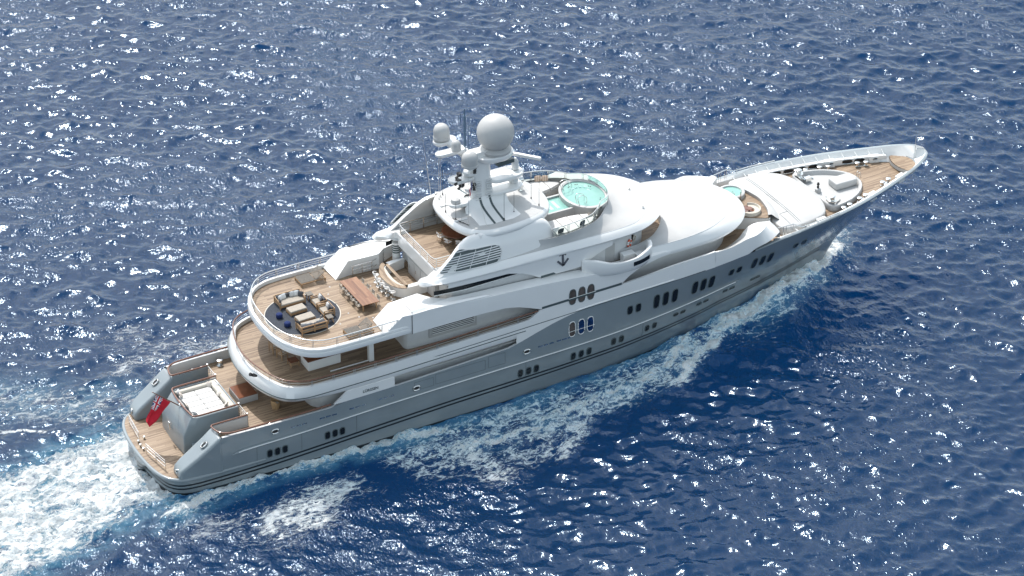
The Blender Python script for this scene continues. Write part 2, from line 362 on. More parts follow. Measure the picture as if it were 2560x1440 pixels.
# inner bulwark lining + cap
def bulwark(x0,x1,zb,th,name,mat,n=60,capm=None):
    m=MB()
    for s in (-1,1):
        xs=rng(x0,x1,n); m.loft([[(x,s*hb(x,zt(x)),zt(x)) for x in xs],[(x,s*(hb(x,zt(x))-th),zt(x)+.01) for x in xs],[(x,s*(hb(x,zt(x))-th),zb(x)) for x in xs]])
    return m.build(name,mat,Y,smooth=40)
bulwark(5.3,34,lambda x:4.2,.2,'bulwark_lining',GREYW)
# stairs islands: walls, treads
for s in (-1,1):
    m=MB(); m.box(5.15,8.35,min(s*4.1,s*4.22),max(s*4.1,s*4.22),1.9,5.2); m.box(5.2,8.3,min(s*4.22,s*4.226),max(s*4.22,s*4.226),4.2,5.19,1)
    m.build('stair_wall',[GREY,SATIN],Y,bev=.02)
    m=MB()
    for k in range(9):
        m.box(4.0+k*.48,4.0+(k+1)*.48+.02,min(s*2.45,s*4.08),max(s*2.45,s*4.08),1.85,2.13+k*.25)
    m.build('stair',TEAKY,Y)
# aft island with sun pad
top=[(4.25,2.15),(4.12,0),(4.25,-2.15),(4.6,-2.45),(8.3,-2.45),(8.3,2.45),(4.6,2.45)]
def isl(off,x0):
    return [(4.25-x0,2.15+off),(4.12-x0,0),(4.25-x0,-2.15-off),(4.7-x0*.6,-2.45-off*.4),(8.3,-2.45),(8.3,2.45),(4.7-x0*.6,2.45+off*.4)]
m=MB(); m.loft([[(x,y,z) for x,y in isl(o_,q)] for o_,q,z in ((.25,.95,1.9),(.22,.9,3.6),(.12,.55,4.3),(0.02,.12,5.0),(0,0,5.12))],True,False,False)
m.loft([[(x,y,5.12) for x,y in isl(0,0)],[(x*.94+.42 if x<8 else 8.15,y*.93,5.12) for x,y in isl(0,0)],[(x*.94+.42 if x<8 else 8.15,y*.93,4.55) for x,y in isl(0,0)]],True,False,True)
isle=m.build('stern_island',GREY,Y,smooth=50,bev=.08,seg=3)
for s in (-1,1):
    m=MB(); m.box(3.9,6.2,min(s*2.5,s*3.3),max(s*2.5,s*3.3),1.9,2.95); m.build('stair_locker',GREY,Y,bev=.12,seg=3,smooth=50)
m=MB(); m.box(4.5,8.1,-2.2,2.2,4.56,4.72); m.build('sunpad_base',SATIN,Y)
pad=MB(); m=MB()
for i in range(2):
    for j in range(5): pad.box(4.62+i*1.45,4.62+(i+1)*1.45-.02,-1.95+j*.74,-1.95+(j+1)*.74-.02,4.72,4.93)
pad.build('sunpad_mattress',LINEN,Y,bev=.07,seg=3,smooth=50)
m.box(7.58,8.1,-2.15,2.15,4.72,5.2); m.box(4.5,7.6,1.78,2.15,4.72,5.15); m.build('sunpad_bolster',CREAM,Y,bev=.1,seg=3,smooth=50)
RZ=5.3
def woodrail(pts,name='handrail',r=.075,mat=RAILW,par=None,closed=False):
    m=MB(); m.tube(pts,r,8,closed); return m.build(name,mat,par or Y,smooth=60)
def postrow(mb,pts,zb,r=.022):
    for p_ in pts: mb.tube([(p_[0],p_[1],zb if not callable(zb) else zb(p_)),(p_[0],p_[1],p_[2])],r,6)
woodrail([Vector(v) for v in spline([(8.3,2.4,RZ),(6,2.42,RZ),(4.7,2.38,RZ),(4.3,2.1,RZ),(4.15,0,RZ),(4.3,-2.1,RZ),(4.7,-2.38,RZ),(6,-2.42,RZ),(8.3,-2.4,RZ)],60)])
for s in (-1,1):
    pts=[(8.35,s*4.16,RZ),(7,s*4.16,RZ),(5.6,s*4.16,RZ),(5.12,s*4.2,RZ),(5.05,s*4.5,RZ),(5.25,s*5.3,RZ),(5.75,s*5.78,RZ),(6.6,s*5.96,RZ),(9,s*6.02,RZ),(12,s*6.05,RZ-.02),(15.0,s*6.08,RZ+.02)]
    woodrail(spline(pts,60))
    m=MB(); P=spline(pts,18); postrow(m,P[:-1],lambda q:RZ-.22); m.build('rail_post',STEEL,Y)
    m=MB(); gx=8.35
    for y in (2.42,4.16):
        m.tube([(gx,s*y,4.2),(gx,s*y,5.42)],.055,8); m.lathe([(0,-.02),(.08,0),(.08,.05),(0,.08)],(gx,s*y,5.4),10)
    for z in (4.45,4.75,5.05,5.32): m.tube([(gx,s*2.42,z),(gx,s*4.16,z)],.022,6)
    for y in (2.85,3.3,3.75): m.tube([(gx,s*y,4.4),(gx,s*y,5.32)],.018,6)
    m.build('stair_gate',STEEL,Y,smooth=60)
def bollardpair(c,d,z,name='bollard',r=.13,hh=.42,gap=.42):
    d=Vector((d[0],d[1],0)).normalized(); m=MB(); c=Vector((c[0],c[1],z)); n=Vector((-d.y,d.x,0))
    for q in (-1,1):
        p_=c+d*gap*q; m.lathe([(r*.75,0),(r*.72,hh*.75),(r*1.25,hh*.8),(r*1.25,hh*.95),(r*1.0,hh)],p_,14)
    a=[c+d*(gap+.18)*q+n*.16*w_ for q,w_ in ((-1,-1),(1,-1),(1,1),(-1,1))]; m.loft([[tuple(v) for v in a],[tuple(v+Vector((0,0,.09))) for v in a]],True,True,True)
    return m.build(name,STEEL,Y,smooth=45)
for s in (-1,1):
    bollardpair((7.85,s*5.3),(1,0),4.2); m=MB(); m.lathe([(.28,0),(.2,.06),(.16,.34),(.27,.4),(.27,.5),(.2,.54)],(9.9,s*5.35,4.2),18); m.build('capstan',STEEL,Y,smooth=45)
m=MB(); m.box(8.9,10.65,-1.05,1.0,4.2,4.78); m.build('deck_hatch',SATIN,Y,bev=.03)
m=MB(); m.box(8.93,10.62,-1.02,.97,4.785,4.82); m.build('hatch_top',DKWOOD,Y,bev=.01)
# platform rails, swim ladder fittings, flag staff
m=MB()
for a,b in (((.95,3.85),(.72,1.1)),((.62,-.75),(1.1,-3.7))):
    for z in (2.25,2.6,2.85): m.tube([(a[0],a[1],z),(b[0],b[1],z)],.022,6)
    for t in (0,.5,1): m.tube([(a[0]+(b[0]-a[0])*t,a[1]+(b[1]-a[1])*t,1.9),(a[0]+(b[0]-a[0])*t,a[1]+(b[1]-a[1])*t,2.87)],.028,6)
m.build('platform_railing',STEEL,Y,smooth=60)
m=MB()
for x,y in ((.62,1.0),(.55,.4),(.58,-.2),(1.25,1.3)): m.lathe([(.07,0),(.07,.16),(.12,.2),(.1,.26),(0,.28)],(x,y,1.9),10)
m.build('platform_cleat',STEEL,Y,smooth=60)
m=MB(); m.tube([(4.15,0,5.0),(1.85,0,7.1)],[.055,.035],8); m.lathe([(0,-.06),(.06,0),(0,.06)],(1.83,0,7.12),8); m.build('flag_staff',DKWOOD,Y,smooth=60)
m=MB(); m.lathe([(.14,0),(.14,.18),(.09,.22)],(4.12,0,5.05),10); m.build('staff_socket',STEEL,Y,smooth=60)
# emblem on the transom: gilded crest
m=MB(); m.tube([(3.1,-.25,3.3),(3.08,0,3.05),(3.1,.25,3.3)],.05,6); m.tube([(3.08,0,3.05),(3.05,0,3.75)],.05,6); m.tube([(3.05,-.16,3.75),(3.05,.16,3.75)],.05,6)
m.build('transom_emblem',STEEL,Y)
# ================================================================== upper deck, party deck, tiers
def seg(pts,k=8):
    """Catmull-Rom with k samples per control segment, so plans with equal control counts correspond"""
    P=[Vector((x,y)) for x,y in pts]; n=len(P); out=[]
    for i in range(n-1):
        p1,p2=P[i],P[i+1]; p0=P[i-1] if i else p1*2-p2; p3=P[i+2] if i+2<n else p2*2-p1
        if i==0 and abs(p1.y)<1e-6: p0=Vector((p2.x,-p2.y))
        if i==n-2 and abs(p2.y)<1e-6: p3=Vector((p1.x,-p1.y))
        for q in range(k):
            t=q/k; v=.5*((2*p1)+(p2-p0)*t+(2*p0-5*p1+4*p2-p3)*t*t+(3*p1-p0-3*p2+p3)*t**3); out.append((v.x,v.y))
    out.append(tuple(P[-1])); return out
def loop(pts,k=8):
    H=seg(pts,k); return [(x,-max(y,0)) for x,y in H]+[(x,max(y,0)) for x,y in reversed(H[1:-1])]
def uopen(pts,k=8):   # open U: starboard fwd -> aft -> port fwd
    H=seg(pts,k); return [(x,-y) for x,y in reversed(H)]+[(x,y) for x,y in H[1:]]
def nopen(pts,k=8):   # open, aft starboard -> bow -> aft port
    H=seg(pts,k); return [(x,-y) for x,y in H]+[(x,y) for x,y in reversed(H[:-1])]
sheer=lambda x: .3*max(0,x-20)/13
# --- upper deck band
UB=[(10.6,0),(10.7,1.3),(11.1,3),(11.8,4.5),(12.6,5.2),(13.6,5.6),(16,5.9),(20,6.0),(28,6.02),(33.2,6.02)]
UM=[(9.5,0),(9.6,1.4),(9.95,3.15),(10.6,4.8),(11.4,5.7),(12.5,6.15),(14,6.28),(20,6.23),(28,6.21),(33.2,6.2)]
UT=[(9.95,0),(10.05,1.35),(10.4,3.1),(11.05,4.75),(11.75,5.5),(12.7,6.0),(14,6.17),(20,6.2),(28,6.19),(33.2,6.18)]
m=MB()
def uz(pts,z,ins=0,sh=1): return [(x,y,z+(sheer(x) if sh else 0)) for x,y in inset(uopen(pts),-ins)] if ins else [(x,y,z+(sheer(x) if sh else 0)) for x,y in uopen(pts)]
mid=[(a[0]*.5+b[0]*.5-.35*(1 if i<5 else .0),a[1]*.5+b[1]*.5+.05) for i,(a,b) in enumerate(zip(UB,UM))]
ins_=[(a+.22*(1 if i<4 else .3 if i<6 else 0),max(0,b-.2*(1 if i>3 else .2*i))) for i,(a,b) in enumerate(UT)]
m.loft([uz(UB,6.12,0),uz(mid,6.3,0),uz(UM,6.75),uz([(a*.5+c*.5,b*.5+d*.5) for (a,b),(c,d) in zip(UM,UT)],7.35),uz(UT,7.68),uz(ins_,7.68),uz(ins_,7.28,sh=0)])
m.build('upper_deck_bulwark',WHITE,Y,smooth=50)
m=MB(); c=uopen(UM); m.tube([(x,y,6.75+sheer(x)) for x,y in inset(c,0.0)],.045,6); m.build('bulwark_line',GREYT,Y,smooth=60)
def fill(name,pts,z,mat,par=None,closed=False,zf=None):
    H=seg(pts,8); m=MB(); z_=zf or (lambda x:z)
    m.loft([[(x,-y,z_(x)) for x,y in H],[(x,0,z_(x)) for x,y in H],[(x,y,z_(x)) for x,y in H]]); return m.build(name,mat,par or Y)
fill('upper_deck',[(10.1,0),(10.15,1.35),(10.5,3.1),(11.1,4.7),(11.8,5.4),(12.7,5.85),(14,6.0),(20,6.05),(28,6.05),(46,6.05)],7.3,TEAK)
fill('deck_soffit',[(a+.02,b) for a,b in UB],6.14,WHITE)
def raildeck(pts,z,k=8,wires=(),postgap=1.9,zb=0,mat=RAILW,r=.06,sh=1,dbl=True):
    P=[Vector((x,y,z+(sheer(x) if sh else 0))) for x,y in uopen(pts,k)]
    a=woodrail(P,'handrail',r,mat); m=MB(); Q=spline(P,int(sum((b-c).length for b,c in zip(P,P[1:]))/postgap)+1,smooth=False)
    for q in Q:
        for d in ((-.06,.06) if dbl else (0,)):
            m.tube([(q.x+d,q.y,zb+(sheer(q.x) if sh else 0)),(q.x+d,q.y,q.z)],.02,5)
    for w_ in wires: m.tube([(p_.x,p_.y,p_.z-w_) for p_ in P],.013,5)
    m.build('rail_post',SILVER,a,smooth=60)
UR=[(10.0,0),(10.1,1.35),(10.48,3.1),(11.12,4.75),(11.85,5.55),(12.8,6.02),(14,6.18),(20,6.2),(28,6.16),(34.4,6.12)]
raildeck(UR,8.3,wires=(.22,.42),zb=7.66)
# main-deck house, sign plates
def wallloop(name,pts,z0,z1,mat,smooth=40,k=6):
    L=loop(pts,k); m=MB(); m.loft([lift(L,z0),lift(L,z1)],True); return m.build(name,mat,Y,smooth=smooth)
wallloop('main_deck_house',[(14.0,0),(14.0,3.2),(14.4,4.3),(15.5,4.85),(20,4.95),(40,4.95),(44,0)],4.2,6.16,GREYW)
for s in (-1,1):
    m=MB(); P=[(15.25,5.28),(16.5,6.26),(20.8,6.3),(20.82,5.36),(18,5.3)]
    m.loft([[(x,s*6.205,z) for x,z in P],[(x,s*6.02,z) for x,z in P]],True,True,True); o=m.build('name_panel',WHITE,Y,bev=.015)
    if s<0:
        cu=bpy.data.curves.new('lettering','FONT'); cu.body='LÜRSSEN'; cu.size=.36; cu.offset=.008; cu.align_x='CENTER'; cu.align_y='CENTER'; cu.extrude=.006
        text_mesh('lettering',cu,GREYT,o,Matrix.Translation((18.58,-6.215,5.72))@Matrix.Rotation(PI/2,4,'X'))
# --- white topside: lower plate and forward bulwark with wing
ZH=[(32.3,7.97),(33.4,8.0),(34.9,8.74),(38,8.78),(42.5,8.9),(45,9.05),(47.7,9.28),(51,9.42),(53,9.6),(54,9.9),(55,10.32),(56.2,10.58),(57.5,10.5),(58.4,10.15),(59.2,9.2)]
ZL=[(32.3,6.0),(56,8.3),(57.5,8.6),(58.8,8.92),(59.2,9.1)]
YW=[(32,6.2),(52,6.2),(54,6.16),(56,6.04),(57.5,5.78),(58.6,5.5),(59.2,5.3)]
YI=[(32,5.95),(50,5.85),(52,5.4),(53.2,4.85),(54.5,4.4),(56,4.15),(57.2,4.2),(58.3,4.6),(59.2,5.15)]
dz=lambda x: sm([(43,7.6),(50,7.75),(55,7.9),(60,8.05),(66,8.15),(73,8.45),(76,8.5)],x)
xs=rng(32.3,52,70)
for s in (-1,1):
    lo=lambda x: zt(x)+.004 if x<55.8 else max(pw(ZL,x),0)
    A=[(x,s*(sm(YW,x)+.004),lo(x)) for x in xs]; B=[(x,s*(sm(YW,x)+.004),lo(x)*.5+sm(ZH,x)*.5) for x in xs]; C_=[(x,s*(sm(YW,x)-.03),sm(ZH,x)) for x in xs]
    D=[(x,s*(sm(YW,x)-.22-.0*x),sm(ZH,x)-.01) for x in xs]; E=[(x,s*sm(YI,x),min(dz(x)-.02,sm(ZH,x)) if x>43 else 7.3) for x in xs]
    m=MB(); m.loft([A,B,C_,D,E]); m.build('topside_bulwark',WHITE,Y,smooth=35)
for s in (-1,1):    # the leaf-shaped end of the bulwark by the foredeck
    xl=rng(52,56,13); LO=[(x,hb(x,zt(x))+.004,zt(x)+.004) for x in (52,53.4,54.5,55.5)]+[(56.3,6.1,8.6),(57.5,6.0,8.8),(58.3,5.85,9.02),(58.95,5.7,9.35)]
    CR=[(52,6.19,9.42),(53.4,6.12,9.4),(54.3,6.1,9.55),(55.3,6.05,9.75),(56.25,6.0,9.85),(57.3,5.45,9.82),(57.9,5.0,9.83),(58.7,4.46,9.82)]
    IN=[(52,5.97,9.41),(53.2,5.2,8.8),(54.45,4.35,8.4),(55.7,3.95,8.6),(56.45,3.6,8.9),(57.04,3.55,9.3),(57.7,3.8,9.6),(58.68,4.42,9.8)]
    sp_=lambda P,dz_=None: [(v.x,s*v.y,v.z if dz_ is None else dz_) for v in spline(P,40)]
    m=MB(); c=sp_(CR); i_=sp_(IN); l_=sp_(LO)
    md=[tuple(Vector(a)*.5+Vector(b)*.5+Vector((0,0,.06))) for a,b in zip(c,i_)]; mo=[tuple(Vector(a)*.5+Vector(b)*.5+Vector((0,s*.04,0))) for a,b in zip(l_,c)]
    m.loft([l_,mo,c,md,i_,[(x,y,7.6) for x,y,z in i_]]); e=len(c)-1
    m.add([l_[e],c[e],i_[e],(i_[e][0],i_[e][1],8.4),(l_[e][0],l_[e][1],8.7)],[(0,1,2,3,4)]); m.build('forward_wing',WHITE,Y,smooth=38)
m=MB(); ribbon(m,rng(22.5,51,60),lambda x:zt(x)+.0 if x>38 else 7.0+.03*(x-22),lambda x:(zt(x) if x>38 else 7.0+.03*(x-22))+.07,.012,yf=lambda x,z:6.2)
m.build('sheer_line',GREYT,Y)
m=MB()
for s in (-1,1): m.tube([(x,s*6.21,zt(x)+.16) for x in rng(38,48,30)],[.02]+[.07]*28+[.02],6)
m.build('sheer_moulding',WHITE,Y,smooth=60)
# --- party deck band (aft) and topside band
PM=[(11.5,0),(11.62,1.9),(11.95,3.35),(12.5,4.5),(13.3,5.45),(14.3,6.0),(15.5,6.2),(18,6.25),(22.6,6.2)]
m=MB()
def pz(d,z): return lift(inset(uopen(PM),-d) if d else uopen(PM),z)
def pinset(d):
    out=[]; c=uopen(PM); n=len(c)
    for i in range(n):
        a=Vector(c[max(i-1,0)]); b=Vector(c[min(i+1,n-1)]); t=(b-a).normalized(); nr=Vector((-t.y,t.x)); q=Vector(c[i])-nr*d*1; out.append((q.x,q.y))
    return out
def uin(pts,d):
    c=uopen(pts); n=len(c); out=[]
    for i in range(n):
        a=Vector(c[max(i-1,0)]); b=Vector(c[min(i+1,n-1)]); t=(b-a).normalized(); nr=Vector((-t.y,t.x)); q=Vector(c[i])+nr*d
        out.append((q.x,q.y))
    return out
# direction of inward normal for the U (starboard fwd -> aft -> port fwd): travel is clockwise, inward is to the right
sgn=-1
U=lambda d,z: lift(uin(PM,sgn*d),z)
m.loft([U(1.2,9.86),U(.4,9.92),U(.08,10.08),U(0,10.3),U(.05,10.5),U(.12,10.56),U(.03,10.66),U(.06,10.82),U(.16,10.87),U(.32,10.86),U(.34,10.52)])
m.build('party_deck_edge',WHITE,Y,smooth=35)
PI_=[(11.8,0),(11.9,1.9),(12.2,3.3),(12.75,4.35),(13.5,5.2),(14.4,5.7),(15.5,5.88),(18,5.92),(26.4,5.92)]
fill('party_deck',PI_,10.55,TEAK)
fill('party_soffit',[(a+1.0,max(0,b-.7)) for a,b in PI_[:-1]]+[(46,5.3)],9.88,WHITE)
PR=[(11.86,0),(11.97,1.9),(12.3,3.3),(12.85,4.4),(13.6,5.28),(14.5,5.8),(15.5,5.99),(18,6.03),(21.9,6.0)]
raildeck(PR,11.6,wires=(.22,.42,.62),zb=10.85,mat=STEEL,r=.05,sh=0,postgap=2.0)
# topside band with shoulder
ZLO=[(22.5,10.0),(29,10.0),(31.3,9.9),(32.6,9.6),(33.6,9.22),(34.5,8.85),(34.9,8.745),(42.5,8.9),(43.4,9.5),(44.7,9.92),(46.5,10.08),(48.2,10.15)]
ZCR=[(22.5,11.88),(24,11.86),(28,11.5),(33,11.25),(37,10.95),(40,10.65),(44,10.5),(48.2,10.45)]
YB=[(22.5,6.2),(42,6.2),(43.4,6.05),(44.7,5.85),(46.5,5.6),(48.2,5.45)]
def zlo(x): return pw(ZLO,x)
xs=rng(22.5,48.2,110); m=MB()
for s in (-1,1):
    A0=[(x,s*(pw(YB,x)-.35),zlo(x)+.1) for x in xs]
    A=[(x,s*(pw(YB,x)+.006),zlo(x)) for x in xs]; B=[(x,s*(pw(YB,x)+.006),zlo(x)*.45+sm(ZCR,x)*.55) for x in xs]; C_=[(x,s*(pw(YB,x)-.05),sm(ZCR,x)) for x in xs]
    D=[(x,s*min(pw(YB,x)-.2,pw([(22.5,5.9),(24,5.9),(26.5,5.2),(48,5.2)],x)),sm(ZCR,x)+.18) for x in xs]
    m.loft([A0,A,B,C_,D])
m.build('topside_band',WHITE,Y,smooth=35)
# fairing blocks on the party deck, flowing into the shelf
for s in (-1,1):
    F=[(20.05,6.1),(21.75,6.1),(22.6,6.2),(24.2,6.19),(26.5,6.16),(30,6.1)]; G=[(20.2,3.6),(21.5,3.82),(22.6,3.72),(24.3,3.62),(25.1,4.45),(26.6,5.15)]
    zt_=[10.62,11.92,11.92,11.94,11.8,11.55]
    m=MB(); m.loft([[(x,s*y,10.3) for x,y in F],[(x,s*y,z-.06 if i else z) for i,((x,y),z) in enumerate(zip(F,zt_))],[(x*.85+g[0]*.15,s*(y*.85+g[1]*.15),z+.05) for (x,y),g,z in zip(F,G,zt_)],[(x,s*y,z+.05 if i else 10.58) for i,((x,y),z) in enumerate(zip(G,zt_))],[(x,s*y,10.5) for x,y in G]])
    o=m.build('deck_fairing',WHITE,Y,smooth=30)
    m=MB()
    for i,xx in enumerate((21.9,22.25)): m.lathe([(.09,0),(.09,.02)],(0,0,0),12)
# joint seam on the party bulwark
m=MB()
for s in (-1,1): m.loft([[(22.5+d,s*6.225,z) for z in (10.0,10.6,11.2,11.8)] for d in (0,.06)]); m.loft([[(22.6+d,s*y,11.99) for y in (6.1,5.5,4.8)] for d in (0,.05)])
m.build('panel_joint',DARK,Y)
# grooves (dark grey bands)
for s in (-1,1):
    m=MB(); ribbon(m,rng(34.75,42.55,30),lambda x:8.75+.02*(x-34.7),lambda x:8.98+.02*(x-34.7),.014,yf=lambda x,z:6.2,sides=(s,)); m.build('groove_band',GREYT,Y)
    m=MB(); ribbon(m,rng(35.1,39.6,20),lambda x:11.28+.02*(x-35),lambda x:11.5+.02*(x-35),.03,yf=lambda x,z:5.36,sides=(s,)); m.build('groove_band',GREYT,Y)
# oval look-through windows in triplets
def ovalwin(x,z,a,b,y,mat=GLASS,rim=WHITE):
    for s in (-1,1):
        m=MB(); c=Vector((x,s*(y+.012),z)); disk(m,c,Vector((1,0,0)),Vector((0,0,1)),a,b,24,sup=3); o=m.build('oval_window',mat,Y)
        m=MB(); ovalring(m,c,Vector((1,0,0)),Vector((0,0,1)),a+.02,b+.02,.042,24,sup=3); m.build('frame',rim,o,smooth=60)
WBR=paint('tinted brown window',(.10,.08,.07),.12,var=.3,scale=2); WBL=paint('blue tinted window',(.010,.035,.11),.08,var=.4,scale=3)
for i,x in enumerate((37.72,38.62,39.5)):
    ovalwin(x,9.1,.3,.72,6.2,WBR,GREYT); ovalwin(x,5.85,.3,.72,6.2,WBR if i==0 else WBL,WHITE)
m=MB()
for s in (-1,1):
    m.tube([(37.3,s*6.24,9.0),(39.95,s*6.24,9.06)],.025,6); m.tube([(37.3,s*6.24,5.65),(39.95,s*6.24,5.7)],.02,6)
m.build('window_bar',STEEL,Y)
# --- upper-deck house, vents, pillars, cabinet
wallloop('upper_deck_house',[(22.8,0),(22.8,3.0),(22.85,4.2),(24,4.42),(30,4.5),(43,4.5),(50,4.5),(53.5,3.7),(55.4,2.1),(56,0)],7.3,9.9,GREYW)
for s in (-1,1):
    m=MB(); m.box(24.9,29.4,min(s*4.42,s*4.56),max(s*4.42,s*4.56),7.9,9.3); o=m.build('vent_panel',SATIN,Y,bev=.02)
    m=MB(); m.box(25.2,29.1,min(s*4.57,s*4.575),max(s*4.57,s*4.575),8.15,9.15); g=m.build('vent_opening',DARK,o)
    m=MB()
    for k in range(6): m.box(25.15,29.15,min(s*4.58,s*4.64),max(s*4.58,s*4.64),8.2+k*.17,8.27+k*.17)
    m.build('louvre',WHITE,o)
    m=MB(); m.box(29.6,33.2,min(s*4.53,s*4.56),max(s*4.53,s*4.56),9.15,9.45); m.build('strip_window',GLASS,Y)
    m=MB(); m.box(19.3,19.75,min(s*4.2,s*4.6),max(s*4.2,s*4.6),7.3,9.88); m.box(15.8,19.3,min(s*4.36,s*4.44),max(s*4.36,s*4.44),7.3,7.42); m.build('deck_pillar',WHITE,Y,bev=.04)
m=MB(); m.box(14.25,17.2,-3.5,-1.95,7.3,8.2); m.build('bar_cabinet',WHITE,Y,bev=.03); m=MB(); m.box(14.2,17.25,-3.55,-1.9,8.2,8.26); m.build('cabinet_top',DKWOOD,Y,bev=.01)
m=MB()
for y,x in ((-3.05,9.95),(-2.65,9.75)):
    m.tube([(x,y*.55-1.0,7.75),(x-.3,y*.55-1.05,7.95)],[.1,.16],10)
m.build('deck_floodlight',DARK,Y,smooth=60)
# --- forward walkway deck, foredeck
fill('fore_deck',[(x,max(0,min(y,hb(x,dz(x))-.22))) if x<77.5 else (x,0) for x,y in [(43,5.9),(46,5.9),(50,5.9),(54,5.5),(58,5.45),(60,5.6),(62,5.5),(64,5.35),(66,5.1),(68,4.7),(70,4.2),(72,3.5),(74,2.75),(76,1.9),(76.8,1.2),(77.6,.0)]],8,TEAK,zf=dz)
m=MB()
for s in (-1,1):
    xs=rng(56.2,78.38,70)
    th=lambda x: min(.34,hb(x,zt(x))*.6); t2=lambda x:min(.62,hb(x,zt(x))*.75)
    m.loft([[(x,s*hb(x,zt(x)),zt(x)) for x in xs],[(x,s*max(hb(x,zt(x))-.06,0),zt(x)+.05) for x in xs],[(x,s*max(hb(x,zt(x))-th(x),0),zt(x)+.04) for x in xs]])
m.build('bulwark_cap',GREY,Y,smooth=50)
m=MB()
for s in (-1,1):
    xs=rng(58.5,78.3,60); m.loft([[(x,s*max(hb(x,zt(x))-th(x),0),zt(x)+.04) for x in xs],[(x,s*max(min(hb(x,zt(x))-t2(x),hb(x,dz(x)+.55)-.1),0),dz(x)+.55) for x in xs],[(x,s*max(min(hb(x,zt(x))-t2(x)-.1,hb(x,dz(x))-.12),0),dz(x)-.02) for x in xs]])
m.build('bow_bulwark_lining',WHITE,Y,smooth=40)
for s in (-1,1):
    for x in rng(61,75.2,13):
        m=MB(); y=hb(x,zt(x)); m.add([(x-.03,s*(y-.33),zt(x)),(x+.03,s*(y-.33),zt(x)),(x+.03,s*(y-.95),dz(x)+.62),(x-.03,s*(y-.95),dz(x)+.62),(x-.03,s*(y-.6),dz(x)+.5),(x+.03,s*(y-.6),dz(x)+.5)],[(0,1,2,3),(0,3,4),(1,5,2),(3,2,5,4)]); m.build('bulwark_rib',WHITE,Y)
for s in (-1,1):     # inner ledge with dark openings and fairlead boxes
    xs=rng(62.5,75.4,40); m=MB(); y_=lambda x:hb(x,zt(x))
    m.loft([[(x,s*(y_(x)-.6),dz(x)+.56) for x in xs],[(x,s*(y_(x)-1.0),dz(x)+.56) for x in xs],[(x,s*(y_(x)-1.0),dz(x)-.01) for x in xs]]); m.build('bulwark_ledge',WHITE,Y,smooth=30)
    for x in (65.2,66.4,67.6,68.8,71.9,73.0):
        m=MB(); d=.01; yy=lambda q:s*(y_(q)-1.0-d); ax=Vector((1,(yy(x+.2)-yy(x-.2))/.4,0)).normalized()
        disk(m,Vector((x,yy(x),dz(x)+.29)),ax,Vector((0,0,1)),.47,.2,20,sup=3.5); o=m.build('wash_port',GLASS,Y); m=MB(); ovalring(m,Vector((x,yy(x),dz(x)+.29)),ax,Vector((0,0,1)),.49,.22,.03,20,sup=3.5); m.build('frame',STEEL,o)
    for x in (64.0,70.3,74.3):
        ax=Vector((1,-s*(y_(x-.2)-y_(x+.2))/.4,0)).normalized(); m=MB(); m.obox((x,s*(y_(x)-.95),dz(x)+.33),(.95,.5,.68),math.atan2(ax.y,ax.x)); o=m.build('fairlead_box',WHITE,Y,bev=.03)
        c=Vector((x,s*(y_(x)-1.22),dz(x)+.4)); m=MB(); ovalring(m,c,ax,Vector((0,0,1)),.22,.12,.05,16); disk(m,c,ax,Vector((0,0,1)),.22,.12,16,1); m.build('fairlead',[STEEL,DARK],o,smooth=60)
m=MB()
for i in range(1): m.loft([lift(loop([(75.2,0),(75.35,.9),(75.8,1.6),(76.7,1.12),(77.15,.6),(77.4,0)],6),z) for z in (8.6,8.95)],True,False,True)
m.build('bow_platform',[TEAK],Y); 
m=MB(); m.loft([lift(inset(loop([(75.2,0),(75.35,.9),(75.8,1.6),(76.7,1.12),(77.15,.6),(77.4,0)],6),-.06),z) for z in (8.6,8.93)],True,False,False); m.build('platform_wall',SATIN,Y)
m=MB(); m.lathe([(.12,0),(.1,.1),(.045,.14),(.04,1.3),(.025,1.4),(.02,2.35),(0,2.4)],(77.35,0,9.0),8); m.build('bow_staff',SILVER,Y,smooth=60)
for x,y in ((67.37,3.91),(69.48,3.33),(72.82,2.1)):
    for s in (-1,1): bollardpair((x,s*(y-.18)),(1,-s*.3),dz(x)+.0,r=.19,hh=.5)
# tender cover, with its seams
T0=[(60.45,0),(60.35,1.6),(59.9,3.1),(60.0,4.5),(60.9,4.85),(62.5,4.75),(64.4,4.3),(65.3,3.4),(65.85,1.8),(66.0,0)]
tl=loop(T0,8); m=MB()
m.loft([lift(tl,7.9),lift(tl,8.74),lift(inset(tl,.03),8.81),lift(inset(tl,.12),8.85)]+[[(63+(x-63)*q,y*q,z) for x,y in inset(tl,.2)] for q,z in ((.85,8.93),(.65,9.0),(.4,9.05),(.15,9.07))],True,False,True)
cover=m.build('tender_cover',SATIN,Y,smooth=50)
m=MB()
def zc(x,y):
    q=max(abs(y)/4.6,abs(x-63)/2.9); return pw([(0,9.08),(.15,9.078),(.4,9.06),(.65,9.01),(.85,8.94),(.97,8.87),(1.02,8.82)],q)
for x in (61.75,61.95): m.tube([(x+.0,y,zc(x,y)) for y in rng(-4.75,4.75,40)],.018,4)
for a,b in (((60.9,-2.6),(60.9,-4.5)),((60.9,-2.6),(61.75,-2.6))): m.tube([(a[0]+(b[0]-a[0])*t,a[1]+(b[1]-a[1])*t,zc(a[0]+(b[0]-a[0])*t,a[1]+(b[1]-a[1])*t)) for t in rng(0,1,8)],.016,4)
m.build('cover_seam',GREYT,cover)
